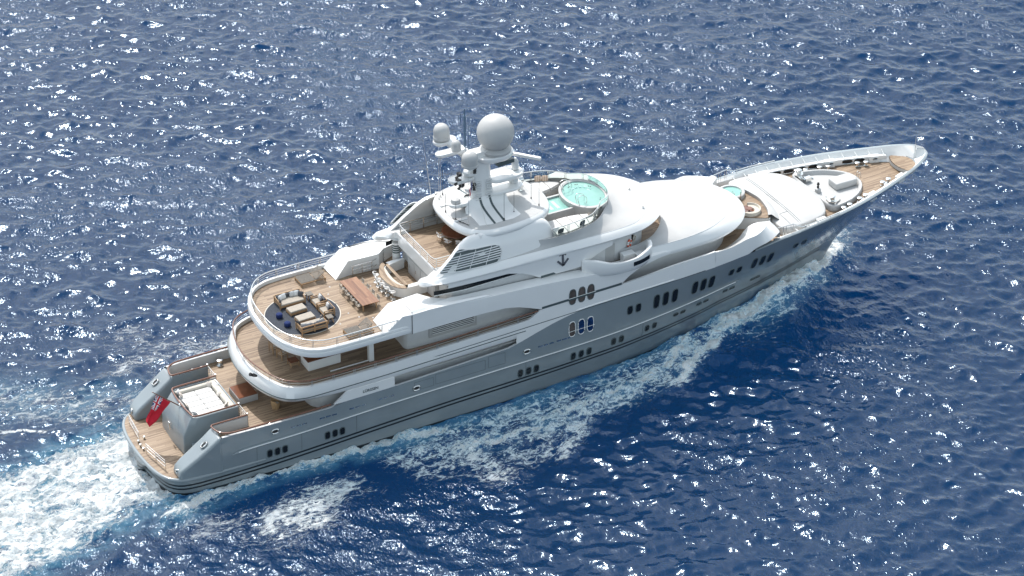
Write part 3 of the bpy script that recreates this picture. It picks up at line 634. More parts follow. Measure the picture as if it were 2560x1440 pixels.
# windlass well
W0=[(65.9,0),(65.9,2.6),(66.3,3.4),(67.2,3.38),(68.6,3.0),(69.9,2.2),(70.8,1.15),(71.1,0)]
wl=loop(W0,8); m=MB(); m.loft([lift(wl,8.0),lift(wl,8.68),lift(inset(wl,.05),8.74),lift(inset(wl,.22),8.74),lift(inset(wl,.28),8.68),lift(inset(wl,.4),8.36)],True,False,True); m.build('windlass_well',SATIN,Y,smooth=45)
m=MB(); m.box(68.3,70.6,-.72,.72,8.36,9.05); m.build('locker_hatch',SATIN,Y,bev=.14,seg=4,smooth=50)
for s in (-1,1):
    m=MB(); c=(66.45,s*2.75,8.36); m.lathe([(.42,0),(.42,.12),(.3,.2),(.3,.5),(.42,.55),(.42,.62),(.24,.66),(.24,.95),(.3,1.0),(.22,1.06)],c,18)
    m.tube([(66.4,s*2.1,8.75),(66.4,s*2.6,8.75)],.2,12); m.obox((66.9,s*1.95,8.62),(.7,.34,.5),.2); m.tube([(66.9,s*2.6,8.55),(67.7,s*2.2,8.42)],.08,6); m.tube([(66.2,s*2.2,9.0),(66.5,s*1.7,8.8)],.05,6)
    m.build('windlass',STEEL,Y,smooth=40)
m=MB(); m.lathe([(.3,0),(.28,.35),(.2,.4)],(66.75,0,8.36),14); m.build('pedestal',SATIN,Y,smooth=45)
m=MB(); m.lathe([(.1,0),(.12,.15),(.06,.25),(.14,.35),(.1,.55),(0,.6)],(66.75,0,8.76),10); m.build('pedestal_horn',DARK,Y,smooth=45)
m=MB()
for y in (-.15,.15): m.tube(spline([(71.0,y-.1,8.7),(71.0,y-.1,9.1),(71.15,y,9.3),(71.3,y,9.1),(71.3,y,8.7)],12),.025,6)
m.build('ladder_hoop',STEEL,Y,smooth=60)
# side-gate railing at the foredeck
m=MB()
for s in (-1,1):
    P=[(58.9,s*5.35,9.5),(60.4,s*5.55,9.6),(61.3,s*5.7,9.15),(63,s*5.62,9.22),(65.5,s*5.35,9.3)]; m.tube(P,.045,6)
    for x,y,z in ((59.5,5.42,9.53),(59.75,5.45,9.55),(60.2,5.52,9.58),(60.4,5.55,9.6),(61.6,5.7,9.16),(63,5.62,9.2),(64.4,5.5,9.25)): m.tube([(x,s*y,zt(x)-.35),(x,s*y,z)],.022,5)
m.build('side_railing',STEEL,Y,smooth=60)
# sunken lounge platform: deck, spa, round seating
S0=[(56.0,0),(56.1,1.0),(57.6,1.85),(59.5,2.95),(59.95,2.1),(60.25,1.0),(60.35,0)]
sl_=loop(S0,6); m=MB(); m.loft([lift(sl_,7.9),lift(sl_,9.2)],True,False,True); m.build('lounge_platform',TEAK,Y)
m=MB(); m.loft([lift(inset(sl_,-.05),7.8),lift(inset(sl_,-.05),9.15)],True); m.build('lounge_wall',GREYW,Y)
m=MB(); P=[(59.5,-3.0,9.22),(59.98,-2.1,9.22),(60.28,-1.0,9.22),(60.4,0,9.22),(60.28,1.0,9.22),(59.98,2.1,9.22),(59.5,3.0,9.22)]; P=spline(P,30); m.loft([[(v.x-.06,v.y,9.1) for v in P],[(v.x-.06,v.y,9.5) for v in P],[(v.x+.22,v.y*1.03,9.52) for v in P],[(v.x+.9,v.y*1.12,8.95) for v in P]]); m.build('lounge_coaming',SATIN,Y,smooth=45)
def spa(c,rx,ry,z0,zr_,zw,name,par=None,w_=.28):
    m=MB(); prof=[(1+w_/rx,z0),(1+w_/rx,zr_-.04),(1+w_*.8/rx,zr_),(1.04,zr_),(1.0,zr_-.05),(1.0,zw-.4)]
    m.lathe(prof,(c[0],c[1],0),48,sx=rx,sy=ry); o=m.build(name,SATIN,Y,smooth=45)
    m=MB(); m.lathe([(.999,zw-.02),(.999,zw)],(c[0],c[1],0),48,sx=rx,sy=ry); m.build('pool_water',POOL,o,smooth=30); return o
o=spa((58.7,2.0),.95,.95,8.2,9.62,9.5,'fore_spa')
m=MB()
for x,y in ((58.9,.75),(58.2,.75)): m.tube([(x,y,9.2),(x,y,10.15)],.045,6)
m.tube(spline([(58.3,1.0,9.6),(58.25,1.2,10.1),(58.5,1.4,9.9),(58.6,1.45,9.6)],10),.025,5); m.build('spa_handrail',STEEL,o,smooth=60)
m=MB(); c=(58.6,-1.25); n=26
def arc(r,z,a0,a1,n=26): return [(c[0]+r*math.cos(a0+(a1-a0)*i/(n-1)),c[1]+r*math.sin(a0+(a1-a0)*i/(n-1)),z) for i in range(n)]
m.lathe([(1.02,9.206),(1.0,9.212)],(c[0],c[1],0),32); m.build('seating_well',DKWOOD,Y)
m=MB(); a0,a1=-2.7,1.25; m.loft([arc(1.0,9.2,a0,a1),arc(1.0,9.55,a0,a1),arc(.9,9.58,a0,a1),arc(.82,9.4,a0,a1),arc(.45,9.38,a0,a1),arc(.42,9.22,a0,a1)]); m.build('round_seat',CREAM,Y,smooth=50)
m=MB(); m.lathe([(.06,0),(.06,.28),(.3,.3),(.3,.34)],(c[0]-.05,c[1],9.21),16); m.build('well_table',DKWOOD,Y,smooth=40)
# ================================================================== tier B: roof of the forward upper-deck house
TB0=[(43,5.42),(46.2,5.4),(49.5,5.42),(52.7,5.22),(55.2,4.35),(56.75,3.0),(57.55,1.4),(57.75,0)]
TB1=[(43,5.5),(46.2,5.5),(49.5,5.5),(52.7,5.3),(55.3,4.4),(56.9,3.05),(57.75,1.45),(58.0,0)]
TB2=[(43,5.25),(46.2,5.3),(49.5,5.3),(52.5,5.05),(54.9,4.15),(56.4,2.9),(57.2,1.4),(57.45,0)]
TB3=[(43,5.0),(46.2,5.1),(49.3,5.15),(52.0,4.75),(54.1,3.85),(55.4,2.7),(56.05,1.35),(56.25,0)]
TB4=[(43,4.75),(45,4.65),(46.5,4.25),(47.6,3.55),(48.6,2.6),(49.25,1.6),(49.55,.7),(49.6,0)]
def NB(p_,z): return [(x,y,z(x,y) if callable(z) else z) for x,y in nopen(p_,8)]
def mix(a,b,t): return [(p_[0]*(1-t)+q[0]*t,p_[1]*(1-t)+q[1]*t) for p_,q in zip(a,b)]
m=MB()
m.loft([NB(mix(TB0,[(x-.6,max(0,y-.5)) for x,y in TB0],1),9.98),NB(TB0,10.0),NB(TB1,10.2),NB(mix(TB1,TB2,.35),10.42),NB(TB2,10.68),NB(mix(TB2,TB3,.5),10.93),NB(TB3,11.05)])
m.build('forward_roof',WHITE,Y,smooth=50)
m=MB(); m.tube([(x,y,11.05) for x,y in nopen(TB3,8)],.035,5); m.build('roof_line',GREYW,Y)
m=MB(); m.loft([NB(TB3,11.06),NB(mix(TB3,TB4,.35),11.22),NB(mix(TB3,TB4,.8),11.4),NB(TB4,11.45),NB([(x-.12,max(0,y-.1)) for x,y in TB4],11.4),NB([(x-.14,max(0,y-.12)) for x,y in TB4],10.5)])
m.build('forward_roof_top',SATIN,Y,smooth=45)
fill('bridge_deck',[(38.5,5.6),(45,4.9),(46.5,4.3),(47.7,3.6),(49.3,1.6),(49.6,0)],10.56,TEAK)
# tier A: bridge roof, sundeck edge and wing tips
A0=[(26.2,0),(26.2,3.2),(25.6,3.6),(24.7,4.1),(25.1,4.5),(26.2,4.95),(30,5.2),(37,5.35),(43,5.3),(45.7,4.7),(47.9,2.9),(48.8,0)]
A1=[(26,0),(26,3.2),(25.1,3.55),(24.1,4.06),(24.4,4.7),(25.9,5.17),(30,5.38),(37,5.52),(43,5.55),(46,4.95),(48.3,3.05),(49.25,0)]
A2=[(26,0),(26,3.2),(25.3,3.6),(24.5,4.1),(24.8,4.55),(26.2,4.95),(30,5.15),(37,5.32),(43,5.3),(45.7,4.72),(47.8,2.9),(48.7,0)]
A3=[(26,0),(26,3.2),(25.6,3.65),(25.1,4.1),(25.5,4.4),(26.6,4.6),(30,4.85),(37,5.05),(43,5.0),(45.3,4.45),(47.2,2.7),(48.1,0)]
A4=[(26,0),(26,3.1),(26.3,3.4),(26.8,3.5),(27.5,3.55),(29,3.6),(32,3.6),(36.6,4.95),(40.6,4.4),(42.6,2.95),(43.75,1.4),(44.1,0)]
def LA(p_,z): return lift(loop(p_,8),z)
lo_=lambda z: (lambda x,y: z+.45*min(max((26.2-x)/1.6,0),1))
hi_=lambda z: (lambda x,y: z-.3*min(max((26.5-x)/2,0),1))
m=MB(); m.loft([LA([(x+(.5 if x<27 else -.6 if x>44 else 0),max(0,y-.5)) for x,y in A0],lo_(12.95)),LA(A0,lo_(12.97)),LA(mix(A0,A1,.7),lo_(13.08)),LA(A1,lambda x,y:13.25+.08*min(max((26.2-x)/1.6,0),1)),LA(mix(A1,A2,.4),hi_(13.38)),LA(A2,hi_(13.56)),LA(mix(A2,A3,.6),hi_(13.72)),LA(A3,hi_(13.78))],True,False,False)
m.build('bridge_roof',WHITE,Y,smooth=50)
m=MB(); L=[q for q in loop(A3,8) if q[0]>37]; k=[i for i in range(len(L)-1) if math.dist(L[i],L[i+1])>3]
m.tube([(x,y,13.78) for x,y in L],.032,5); m.build('roof_line',GREYW,Y)
m=MB(); g=lambda t:(lambda x,y:(hi_(13.79)(x,y) if x<27 else 13.79)+(t if x>33 else t*max(0,(x-28)/5)))
m.loft([LA(A3,g(0)),LA(mix(A3,A4,.3),g(.12)),LA(mix(A3,A4,.62),g(.22)),LA(mix(A3,A4,.82),g(.4)),LA(mix(A3,A4,.95),g(.72)),LA(A4,g(.82)),LA([(x,max(0,y-.12)) for x,y in A4],lambda x,y:g(.82)(x,y)),LA([(x-.02,max(0,y-.14)) for x,y in A4],13.4)],True)
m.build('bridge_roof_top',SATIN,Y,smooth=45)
# side plate under the rim with the emblem
m=MB(); xs=rng(26.5,42,60)
LOW=[(26.5,12.6),(32,12.58),(33.3,12.25),(34.2,11.85),(34.9,11.42),(35.4,11.3),(39.2,11.35),(39.8,11.75),(40.6,12.15),(41.4,12.45),(42,12.6)]
for s in (-1,1):
    m=MB(); yy=lambda x:pw([(26.5,5.05),(30,5.25),(37,5.4),(42,5.42)],x)
    m.loft([[(x,s*(yy(x)-.3),pw(LOW,x)+.02) for x in xs],[(x,s*yy(x),pw(LOW,x)) for x in xs],[(x,s*(yy(x)+.04),13.14) for x in xs]]); m.build('side_panel',WHITE,Y,smooth=40)
    m=MB(); yo=s*5.42
    def bar(a,b,w_,m=m): 
        d=(Vector(b)-Vector(a)).normalized(); n=Vector((-d.y,d.x)); q=[Vector(a)+n*w_,Vector(a)-n*w_,Vector(b)-n*w_,Vector(b)+n*w_]
        m.loft([[(v.x,yo,v.y) for v in q],[(v.x,yo+s*.05,v.y) for v in q]],True,True,True)
    bar((36.85,13.1),(37.43,13.06),.06); bar((37.14,13.08),(37.19,12.0),.1); bar((36.66,12.52),(37.19,11.96),.09); bar((37.19,11.96),(37.68,12.55),.09)
    bar((36.86,13.12),(36.86,12.98),.035); bar((37.42,13.08),(37.42,12.94),.035)
    m.build('side_emblem',paint('emblem grey',(.17,.17,.18),.3,metal=.4) if s<0 else MATS['emblem grey'],Y)
# party-level house with strip windows
wallloop('bridge_house',[(26.6,0),(26.6,3.1),(26.9,4.3),(28,4.75),(34,4.95),(42,4.95),(44.5,4.2),(46.2,3.1),(47.1,1.5),(47.3,0)],10.5,12.7,GREYW)
for s in (-1,1):
    m=MB(); xs=rng(25.4,33.6,20); yy=lambda x:pw([(25.2,4.5),(28,4.95),(34,5.1)],x)
    m.loft([[(x,s*yy(x),z(x)) for x in xs] for z in (lambda x:11.95+.03*(x-25),lambda x:12.35+.02*(x-25))]); m.build('strip_window',GLASS,Y)
    m=MB(); m.tube([(x,s*(yy(x)+.06),11.93+.03*(x-25)) for x in xs],.04,6); m.build('window_sill',WHITE,Y,smooth=60)
    m=MB()
    for a,b in ((43.9,44.9),(45.0,45.8),(45.9,46.5)):
        ya=pw([(42,4.95),(44.5,4.2),(46.2,3.1),(47.1,1.5)],a); yb=pw([(42,4.95),(44.5,4.2),(46.2,3.1),(47.1,1.5)],b)
        m.add([(a,s*(ya+.08),11.55),(b,s*(yb+.08),11.55),(b,s*(yb+.08),12.35),(a,s*(ya+.08),12.35)],[(0,1,2,3)])
    m.build('bridge_window',GLASS,Y)
    m=MB(); m.box(41.6,42.5,min(s*4.96,s*4.99),max(s*4.96,s*4.99),10.6,12.4); m.build('wing_door',SATIN,Y,bev=.01)
# bridge wings
WG=[(39.0,5.45),(39.6,6.0),(40.8,6.55),(42.3,6.8),(43.8,6.78),(45.0,6.45),(45.65,5.95),(45.9,5.3)]
WT=[(38.9,11.95),(39.7,11.98),(40.3,11.86),(41.2,11.62),(42.2,11.5),(43.6,11.55),(44.8,11.78),(45.9,12.0)]
for s in (-1,1):
    H=seg(WG,6); c=Vector((42.5,5.0)); sc=lambda q,t:(c.x+(q[0]-c.x)*t,c.y+(q[1]-c.y)*t); ztp=lambda x:sm(WT,x)
    def ring(t,z): return [(sc(q,t)[0],s*sc(q,t)[1],z(q[0]) if callable(z) else z) for q in H]
    m=MB(); m.loft([ring(.35,10.05),ring(.72,10.12),ring(.9,10.35),ring(.985,10.75),ring(1.0,11.2),ring(1.0,lambda x:ztp(x)-.05),ring(.985,ztp),ring(.9,ztp),ring(.88,lambda x:ztp(x)-.06),ring(.86,10.58)])
    m.build('bridge_wing',WHITE,Y,smooth=50)
    m=MB(); m.loft([ring(.86,10.6),[(x,s*4.9,10.6) for x in rng(39.3,45.7,len(H))]]); m.build('wing_deck',TEAK,Y)
    m=MB(); q=[sc(v,1.006) for v in H if 43.3<v[0]<45.2]; m.loft([[(x,s*y,z_+.02*(x-43)) for x,y in q] for z_ in (10.85,11.25)]); m.build('wing_window',GLASS,Y)
    m=MB(); m.box(42.95,44.1,min(s*5.1,s*5.75),max(s*5.1,s*5.75),10.6,11.45); m.build('wing_console',WHITE,Y,bev=.04)
    m=MB(); m.box(44.2,44.9,min(s*5.3,s*5.9),max(s*5.3,s*5.9),10.6,11.2); m.build('wing_locker',WHITE,Y,bev=.04)
# ---------------------------------------------------------------- sundeck
fill('sun_deck',[(26.03,0),(26.03,3.1),(26.5,3.45),(28,3.55),(32,3.6),(36.6,4.6),(40.6,4.2),(42.6,2.8),(43.6,1.3),(43.9,0)],13.52,TEAK)
m=MB(); m.box(25.96,26.12,-3.3,3.3,12.55,13.75); m.build('sundeck_coaming',WHITE,Y,bev=.03)
m=MB(); P=[(31,3.35,14.6),(29,3.3,14.6),(26.6,3.3,14.6),(26.15,3.25,14.6),(26.05,2.8,14.6),(26.05,-2.8,14.6),(26.15,-3.25,14.6),(26.6,-3.3,14.6),(27.6,-3.3,14.6)]
for dz_ in (0,-.22,-.42,-.62): m.tube([(x,y,z+dz_) for x,y,z in P],.045 if dz_==0 else .02,6)
for q in spline(P,11,smooth=False):
    for d in (-.05,.05): m.tube([(q.x,q.y+d,13.5),(q.x,q.y+d,14.6)],.022,5)
m.build('sundeck_railing',STEEL,Y,smooth=60)
FT=[(25.5,13.62),(26.3,14.2),(27.3,15.0),(28.2,15.75),(29.1,16.2),(31,16.32),(34,16.3),(35.8,16.15),(36.5,15.75),(36.8,14.9)]
def fy(x,z): return pw([(25.4,4.62),(27,4.92),(30,5.0),(37,4.95)],x)-(z-13.4)*.30
for s in (-1,1):
    m=MB(); xs=rng(25.5,36.8,46); R_=[]
    for x in xs:
        t=sm(FT,x); b=13.35; iy=lambda z: (fy(x,z)-.55) if x<30 else pw([(30,fy(30,14)-.6),(32,2.8),(36.8,2.6)],x)
        R_.append([(x,s*fy(x,b),b),(x,s*(fy(x,(b+t)/2)+.06),(b+t)/2),(x,s*fy(x,max(t-.35,b)),max(t-.35,b)),(x,s*(fy(x,t)-.12),max(t-.08,b)),(x,s*(fy(x,t)-.32),t),(x,s*max(iy(t),1),t-.05),(x,s*max(iy(b),1),b)])
    m.loft(R_,True,True,True); fr=m.build('side_fairing',WHITE,Y,smooth=45)
    V=[(25.95,13.98),(26.35,14.4),(27.1,15.05),(27.85,15.62),(29.0,15.38),(31.1,15.25),(31.65,14.9),(31.55,14.2),(31.1,13.78),(28.2,13.82),(26.8,13.92)]
    F=lambda x,z,o_: (x,s*(fy(x,z)+.05+o_),z)
    def spans(z):
        c=[]
        for (a,b),(d,e) in zip(V,V[1:]+V[:1]):
            if (b-z)*(e-z)<0: c.append(a+(d-a)*(z-b)/(e-b))
        return sorted(c)
    m=MB(); zz=rng(13.8,15.6,40)
    L0=[];L1=[]
    for z in zz:
        q=spans(z+1e-4)
        if len(q)>=2: L0.append(F(q[0],z,.0)); L1.append(F(q[-1],z,.0))
    mids=[[tuple(Vector(a)*(1-t)+Vector(b)*t) for a,b in zip(L0,L1)] for t in (0,.25,.5,.75,1)]
    mids=[[F(v[0],v[2],.012) for v in c] for c in mids]
    m.loft(mids); vp=m.build('air_intake',GREYT,Y,smooth=60)
    m=MB()
    for k in range(9):
        z=13.92+k*.19; q=spans(z)
        if len(q)>=2: m.tube([F(x,z,.04) for x in rng(q[0],q[-1],8)],.05,6)
    m.build('intake_slats',WHITE,vp,smooth=60)
    m=MB()
    for xb in (27.2,28.6,30.1): m.tube([F(xb+(z-13.9)*.55,z,.07) for z in rng(13.85,15.3,8)],.032,6)
    P=[F(x,z,.03) for x,z in V]; m.tube(spline(P,60,True),.05,6,True)
    m.build('intake_frame',WHITE,vp,smooth=60)
# radar deck roof
RT=[(28.6,0),(28.75,1.8),(29.2,3.0),(30.2,3.95),(31.6,4.35),(34,4.25),(36.3,3.65),(37.6,2.3),(38.1,0)]
rl=loop(RT,8); ri=lambda d:inset(rl,d)
m=MB(); m.loft([lift(ri(.9),15.62),lift(ri(.3),15.68),lift(ri(.05),15.86),lift(rl,16.08),lift(ri(.1),16.3),lift(ri(.34),16.42)],True,True); m.build('radar_roof',WHITE,Y,smooth=50)
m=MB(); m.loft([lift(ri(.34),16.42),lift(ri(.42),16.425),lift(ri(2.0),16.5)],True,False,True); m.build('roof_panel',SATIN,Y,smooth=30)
m=MB(); m.tube([(x,y,16.42) for x,y in ri(.37)],.022,5,True); m.build('roof_line',GREYW,Y)
# saddle with two dark stripes sweeping down both sides of the mast
for s in (-1,1):
    SP=[(.5,17.6),(1.0,17.0),(1.8,16.72),(2.7,16.55),(3.4,16.4),(3.9,16.0),(4.12,15.5)]
    P=spline([(0,a,b) for a,b in SP],24); m=MB()
    m.loft([[(x0-.25*min(1,v.y/3)*k0,s*v.y,v.z-dz_) for v in P] for x0,k0,dz_ in ((30.6,3,.75),(31.05,2,.05),(31.5,0,0),(33.6,0,0),(34.2,-1.2,.05),(34.5,-1.2,.75))]); m.build('mast_saddle',WHITE,Y,smooth=50)
    for x in (31.75,32.65):
        m=MB(); m.loft([[(x+dx,s*v.y,v.z+.015) for v in P] for dx in (0,.2)]); m.build('saddle_stripe',GREYT,Y)
    m=MB(); m.box(29.1,30.2,min(s*1.3,s*1.55),max(s*1.3,s*1.55),16.4,16.52); m.build('roof_vent',GREYW,Y)
# mast
m=MB()
def oblong(x0,x1,hw,z,n=6):
    P=[]
    for i in range(n+1): a=-PI/2+PI*i/n; P.append((x1-hw+hw*math.cos(a),hw*math.sin(a),z))
    for i in range(n+1): a=PI/2+PI*i/n; P.append((x0+hw+hw*math.cos(a),hw*math.sin(a),z))
    return P
m.loft([oblong(30.9,34.0,.75,16.4),oblong(31.2,33.4,.5,17.2),oblong(31.25,33.1,.42,19.5),oblong(30.9,33.1,.42,21.2),oblong(30.2,33.4,.45,21.8)],True,True,True); mast=m.build('mast',WHITE,Y,smooth=50)
def plat(name,x0,x1,hw,z,t=.28,mat=WHITE,y0=0,tip=None):
    m=MB(); L=oblong(x0,x1,hw,0,8); L=[(x,y+y0) for x,y,_ in L]
    m.loft([[( (x-(x0+x1)/2)*k+(x0+x1)/2,(y-y0)*k+y0,z+q) for x,y in L] for k,q in ((.86,-t),(.98,-t*.6),(1,0),(.96,.06),(.9,.06),(.88,.02))],True,True,True); return m.build(name,mat,mast,smooth=45)
plat('mast_platform',32.6,36.1,.95,17.75); plat('mast_platform',32.6,36.2,.95,18.95,.34)
plat('mast_platform',29.2,31.6,.62,19.6); plat('mast_platform',30.7,31.9,.5,18.4); plat('mast_platform',30.6,31.9,.55,20.0)
plat('mast_platform',29.2,31.6,.55,17.3); plat('radome_platform',31.6,35.2,1.25,21.3,.5)
for z0 in (16.9,18.1):
    for k in range(5):
        for x in (31.5,32.5):
            m=MB(); m.obox((x+.2,-.6,z0+.1+k*.22),(.55,.12,.04),0,0,.5); m.build('mast_louvre',GREYW,mast)
# dome arms and radomes
def dome(c,r,hh,name='radome'):
    m=MB(); P=[(0,0),(r*.96,0),(r*1.06,.02),(r*1.06,.16),(r,.2)]+[(r,.2+hh*.55)]+[(r*math.cos(a),.2+hh*.55+r*math.sin(a)) for a in rng(.12,PI/2,9)]
    m.lathe(P,c,28); return m.build(name,SATIN,mast,smooth=40)
m=MB(); m.tube([(31.4,0,21.2),(30.6,1.0,21.9),(30.0,2.2,22.25)],[.55,.42,.35],10); m.build('dome_arm',WHITE,mast,smooth=50)
m=MB(); m.tube([(31.4,0,21.0),(30.6,-1.0,21.5),(30.2,-2.1,21.75)],[.55,.45,.4],10); m.build('dome_arm',WHITE,mast,smooth=50)
plat('dome_shelf',28.9,31.0,.55,22.3,.3,y0=2.1); plat('dome_shelf',28.1,30.9,.42,22.3,.26,y0=.15)
dome((29.72,2.2,22.5),.68,.85); dome((30.05,-2.25,21.95),.68,.85); dome((29.95,0,22.35),.4,.62,'small_radome')
m=MB(); m.lathe([(0,0),(1.25,0),(1.35,.25),(1.0,.5)]+[(1.58*math.cos(a),1.72+1.58*math.sin(a)) for a in rng(-.95,PI/2,22)],(33.65,0,21.35),40); m.build('large_radome',SATIN,mast,smooth=60)
m=MB(); m.lathe([(0,0),(.42,0),(.42,.14),(.36,.26),(.15,.33),(0,.34)],(29.9,0.1,17.38),18); m.build('satellite_dish_cover',SATIN,mast,smooth=45)
m=MB(); m.tube([(30.9,.25,21.9),(30.9,.25,25.2)],.12,8); m.tube([(30.9,.25,25.2),(30.9,.25,25.9)],.06,6); m.tube([(31.15,.1,22),(31.15,.1,24.3)],.03,5); m.tube([(30.55,.3,24.4),(30.9,.3,24.4),(30.55,.3,24.4),(30.55,.3,25.5)],.03,5); m.build('pole_mast',ANT,mast,smooth=60)
d=Vector((1.41,-1.68,0)).normalized()
m=MB(); m.obox((36.2,.15,20.15),(3.5,.3,.28),math.atan2(d.y,d.x)); m.build('radar_scanner',WHITE,mast,bev=.05)
m=MB(); m.lathe([(.3,0),(.3,.7),(.2,.85),(.1,1.0)],(35.6,.15,19.05),12); m.build('radar_pedestal',GREYW,mast,smooth=40)
m=MB(); m.obox((35.4,.1,18.15),(.62,.62,.66),.4); m.build('radar_motor',GREYW,mast,bev=.05)
m=MB()
for z,x in ((20.1,31.35),(18.5,31.3)):
    m.lathe([(.16,0),(.1,.1),(.17,.2),(.09,.3),(.18,.42),(.1,.5),(.14,.62),(0,.7)],(x,-.62,z),10)
m.build('mast_light',DARK,mast,smooth=40)
m=MB()
for k,(x,z) in enumerate(((29.9,20.2),(29.8,19.6),(30.1,19.1))): m.obox((x+.15,-.35,z),(.32,.4,.26),.3*k); m.tube([(x,-.5,z),(x-.32,-.65,z-.12)],[.07,.13],8)
m.build('floodlight_cluster',DARK,mast)
m=MB(); m.obox((34.3,-.2,20.3),(1.6,.9,.35),.1); m.build('equipment_rack',GREYT,mast)
m=MB(); m.lathe([(.3,0),(.26,.1),(.22,.35),(.3,.42),(.3,.5),(.12,.55)],(36.4,.75,16.48),14); m.tube([(36.15,.75,17.45),(36.6,.75,17.45)],.34,14); m.tube([(36.4,.75,17),(36.4,.75,17.3)],.08,6); m.build('searchlight',STEEL,Y,smooth=40)
wh=[(29.07,.36,1.8),(29.27,-1.14,1.7),(32.8,-3.1,2.6),(34.08,-2.46,2.0),(36.52,-2.38,2.6),(36.48,-1.07,1.4),(29.75,-2.54,5.4),(29.45,-1.9,6.6),(36.9,1.2,1.6),(30.2,3.1,2.6),(29.6,2.6,5.2),(29.9,2.9,4.2),(33.9,3.4,1.6)]
for x,y,l in wh:
    m=MB(); m.tube([(x,y,16.42),(x,y,16.62)],.05,6); m.tube([(x,y,16.6),(x,y,16.42+l)],.016,5); m.build('whip_antenna',DARK if l<3 else SILVER,Y)
m=MB(); m.tube([(29.75,4.45,15.9),(28.4,3.25,23.1)],[.03,.01],6); m.build('long_antenna',SATIN,Y)
m=MB(); m.tube([(31.3,-4.75,13.6),(30.6,-1.6,20.4)],.018,5); m.tube([(31.35,-4.7,13.5),(31.35,-4.7,13.9)],.09,8); m.build('mast_stay',SILVER,Y)
m=MB()
for a,b in (((29.2,-1.0),(29.75,-2.54)),((29.1,-.8),(29.45,-1.9))): m.tube([(a[0],a[1],16.5),(b[0],b[1],16.5)],.03,5)
m.build('antenna_foot',DARK,Y)
for x,y in ((46.9,.2),(46.4,-3.0),(44.8,3.6),(39.0,4.75)):
    m=MB(); m.lathe([(.12,0),(.06,.05),(.06,.22),(.1,.25),(0,.32)],(x,y,13.85),8); m.build('roof_fitting',STEEL,Y,smooth=40)
# ---------------------------------------------------------------- pool terrace
o=spa((42.2,0),1.7,2.28,13.5,14.92,14.78,'jacuzzi')
for y,l in ((.9,1.6),(-.3,1.0)): pass
m=MB(); P=[(36.9,1.35),(40.75,1.35),(40.45,.3),(40.45,-.4),(40.8,-1.35),(36.9,-1.35)]
m.loft([[(x,y,z) for x,y in P] for z in (13.5,14.62)],True); Q=[(37.1,1.15),(40.6,1.15),(40.3,.3),(40.3,-.4),(40.6,-1.15),(37.1,-1.15)]
m.loft([[(x,y,14.62) for x,y in P],[(x,y,14.62) for x,y in Q],[(x,y,14.3) for x,y in Q]],True); pl=m.build('plunge_pool',SATIN,Y)
m=MB(); m.prism(Q,14.4,14.45); m.build('pool_water',POOL,pl)
m=MB()
for k in range(3): m.box(38.1+k*.62,38.4+k*.62,-.55,.75,14.452,14.457)
m.build('pool_step',TILE,pl)
m=MB()
for k in range(5): a=.5+k*.33; m.tube([(42.2+1.1*math.cos(a),1.45*math.sin(a)-.2,14.79),(42.2+1.1*math.cos(a+.2),1.45*math.sin(a+.2)-.2,14.79)],.06,5)
m.build('spa_bench',TILE,o)
for a in (-.9,-.75,.5,.62,1.3,1.42,1.9,2.0):
    m=MB(); m.lathe([(.06,0),(.05,.02)],(42.2+1.35*math.cos(a),1.82*math.sin(a),14.78),8); m.build('spa_jet',DARK,o)
for s,y in ((1,1.1),(-1,-1.6)):
    m=MB(); P=[(40.9,y,14.9),(40.75,y,15.6),(41.2,y+.0,15.75),(41.6,y,15.4),(41.6,y,14.9)]; m.tube(spline(P,16),.03,6); m.tube(spline([(a,b+.45,c_) for a,b,c_ in P],16),.03,6); m.build('pool_handrail',STEEL,Y,smooth=60)
for s in (-1,1):
    P=[(36.9,1.55),(40.4,1.55),(40.9,2.35),(41.55,3.3),(40.4,4.2),(38.4,4.7),(36.9,4.75)]
    m=MB(); P2=[(37,2.3),(39.6,2.3),(41.2,2.75),(41.6,3.3),(40.6,4.1),(38.4,4.6),(37,4.68)]
    m.loft([[(x,s*y,z) for x,y in P2] for z in (13.5,14.3)],True,False,True); m.build('sunbed_base',SATIN,Y)
    m=MB()
    xs_=[37.05,38.15,39.25,40.35,41.5]
    for a,b in zip(xs_,xs_[1:]):
        yo=lambda x: pw([(37,4.6),(38.4,4.52),(40.6,4.0),(41.6,3.15)],x); yi=lambda x: pw([(37,2.32),(39.6,2.32),(41.2,2.75),(41.6,3.0)],x)
        q=[(a+.02,yi(a)),(b-.02,yi(b)),(b-.02,yo(b)),(a+.02,yo(a))]; m.loft([[(x,s*y,z) for x,y in q] for z in (14.3,14.62)],True,True,True)
    m.build('sunbed_mattress',LINEN,Y,bev=.06,seg=3,smooth=50)
    m=MB(); m.lathe([(.62,0),(.62,.05)],(40.2,s*1.75,13.56),18,sx=1.1,sy=.5); m.build('deck_step',TEAKY,Y)
# glass fence with posts and handrail
GL=[(36.5,4.86),(37.8,4.82),(39.4,4.62),(40.7,4.2),(41.7,3.4),(42.3,2.75),(43.3,2.2),(43.85,1.2),(44.0,0)]
gp=nopen(GL,6); m=MB(); m.loft([[(x,y,14.62) for x,y in gp],[(x,y,15.42) for x,y in gp]]); gf=m.build('glass_fence',CLEAR,Y,smooth=50)
m=MB(); m.tube([(x,y,15.45) for x,y in gp],.035,6); m.build('handrail',STEEL,gf,smooth=60)
for q in spline([(x,y,15.44) for x,y in gp],14,smooth=False):
    m=MB()
    for dx in (-.06,.06): m.tube([(q.x+dx,q.y,14.5),(q.x+dx,q.y,15.44)],.022,5)
    m.build('fence_post',STEEL,gf)
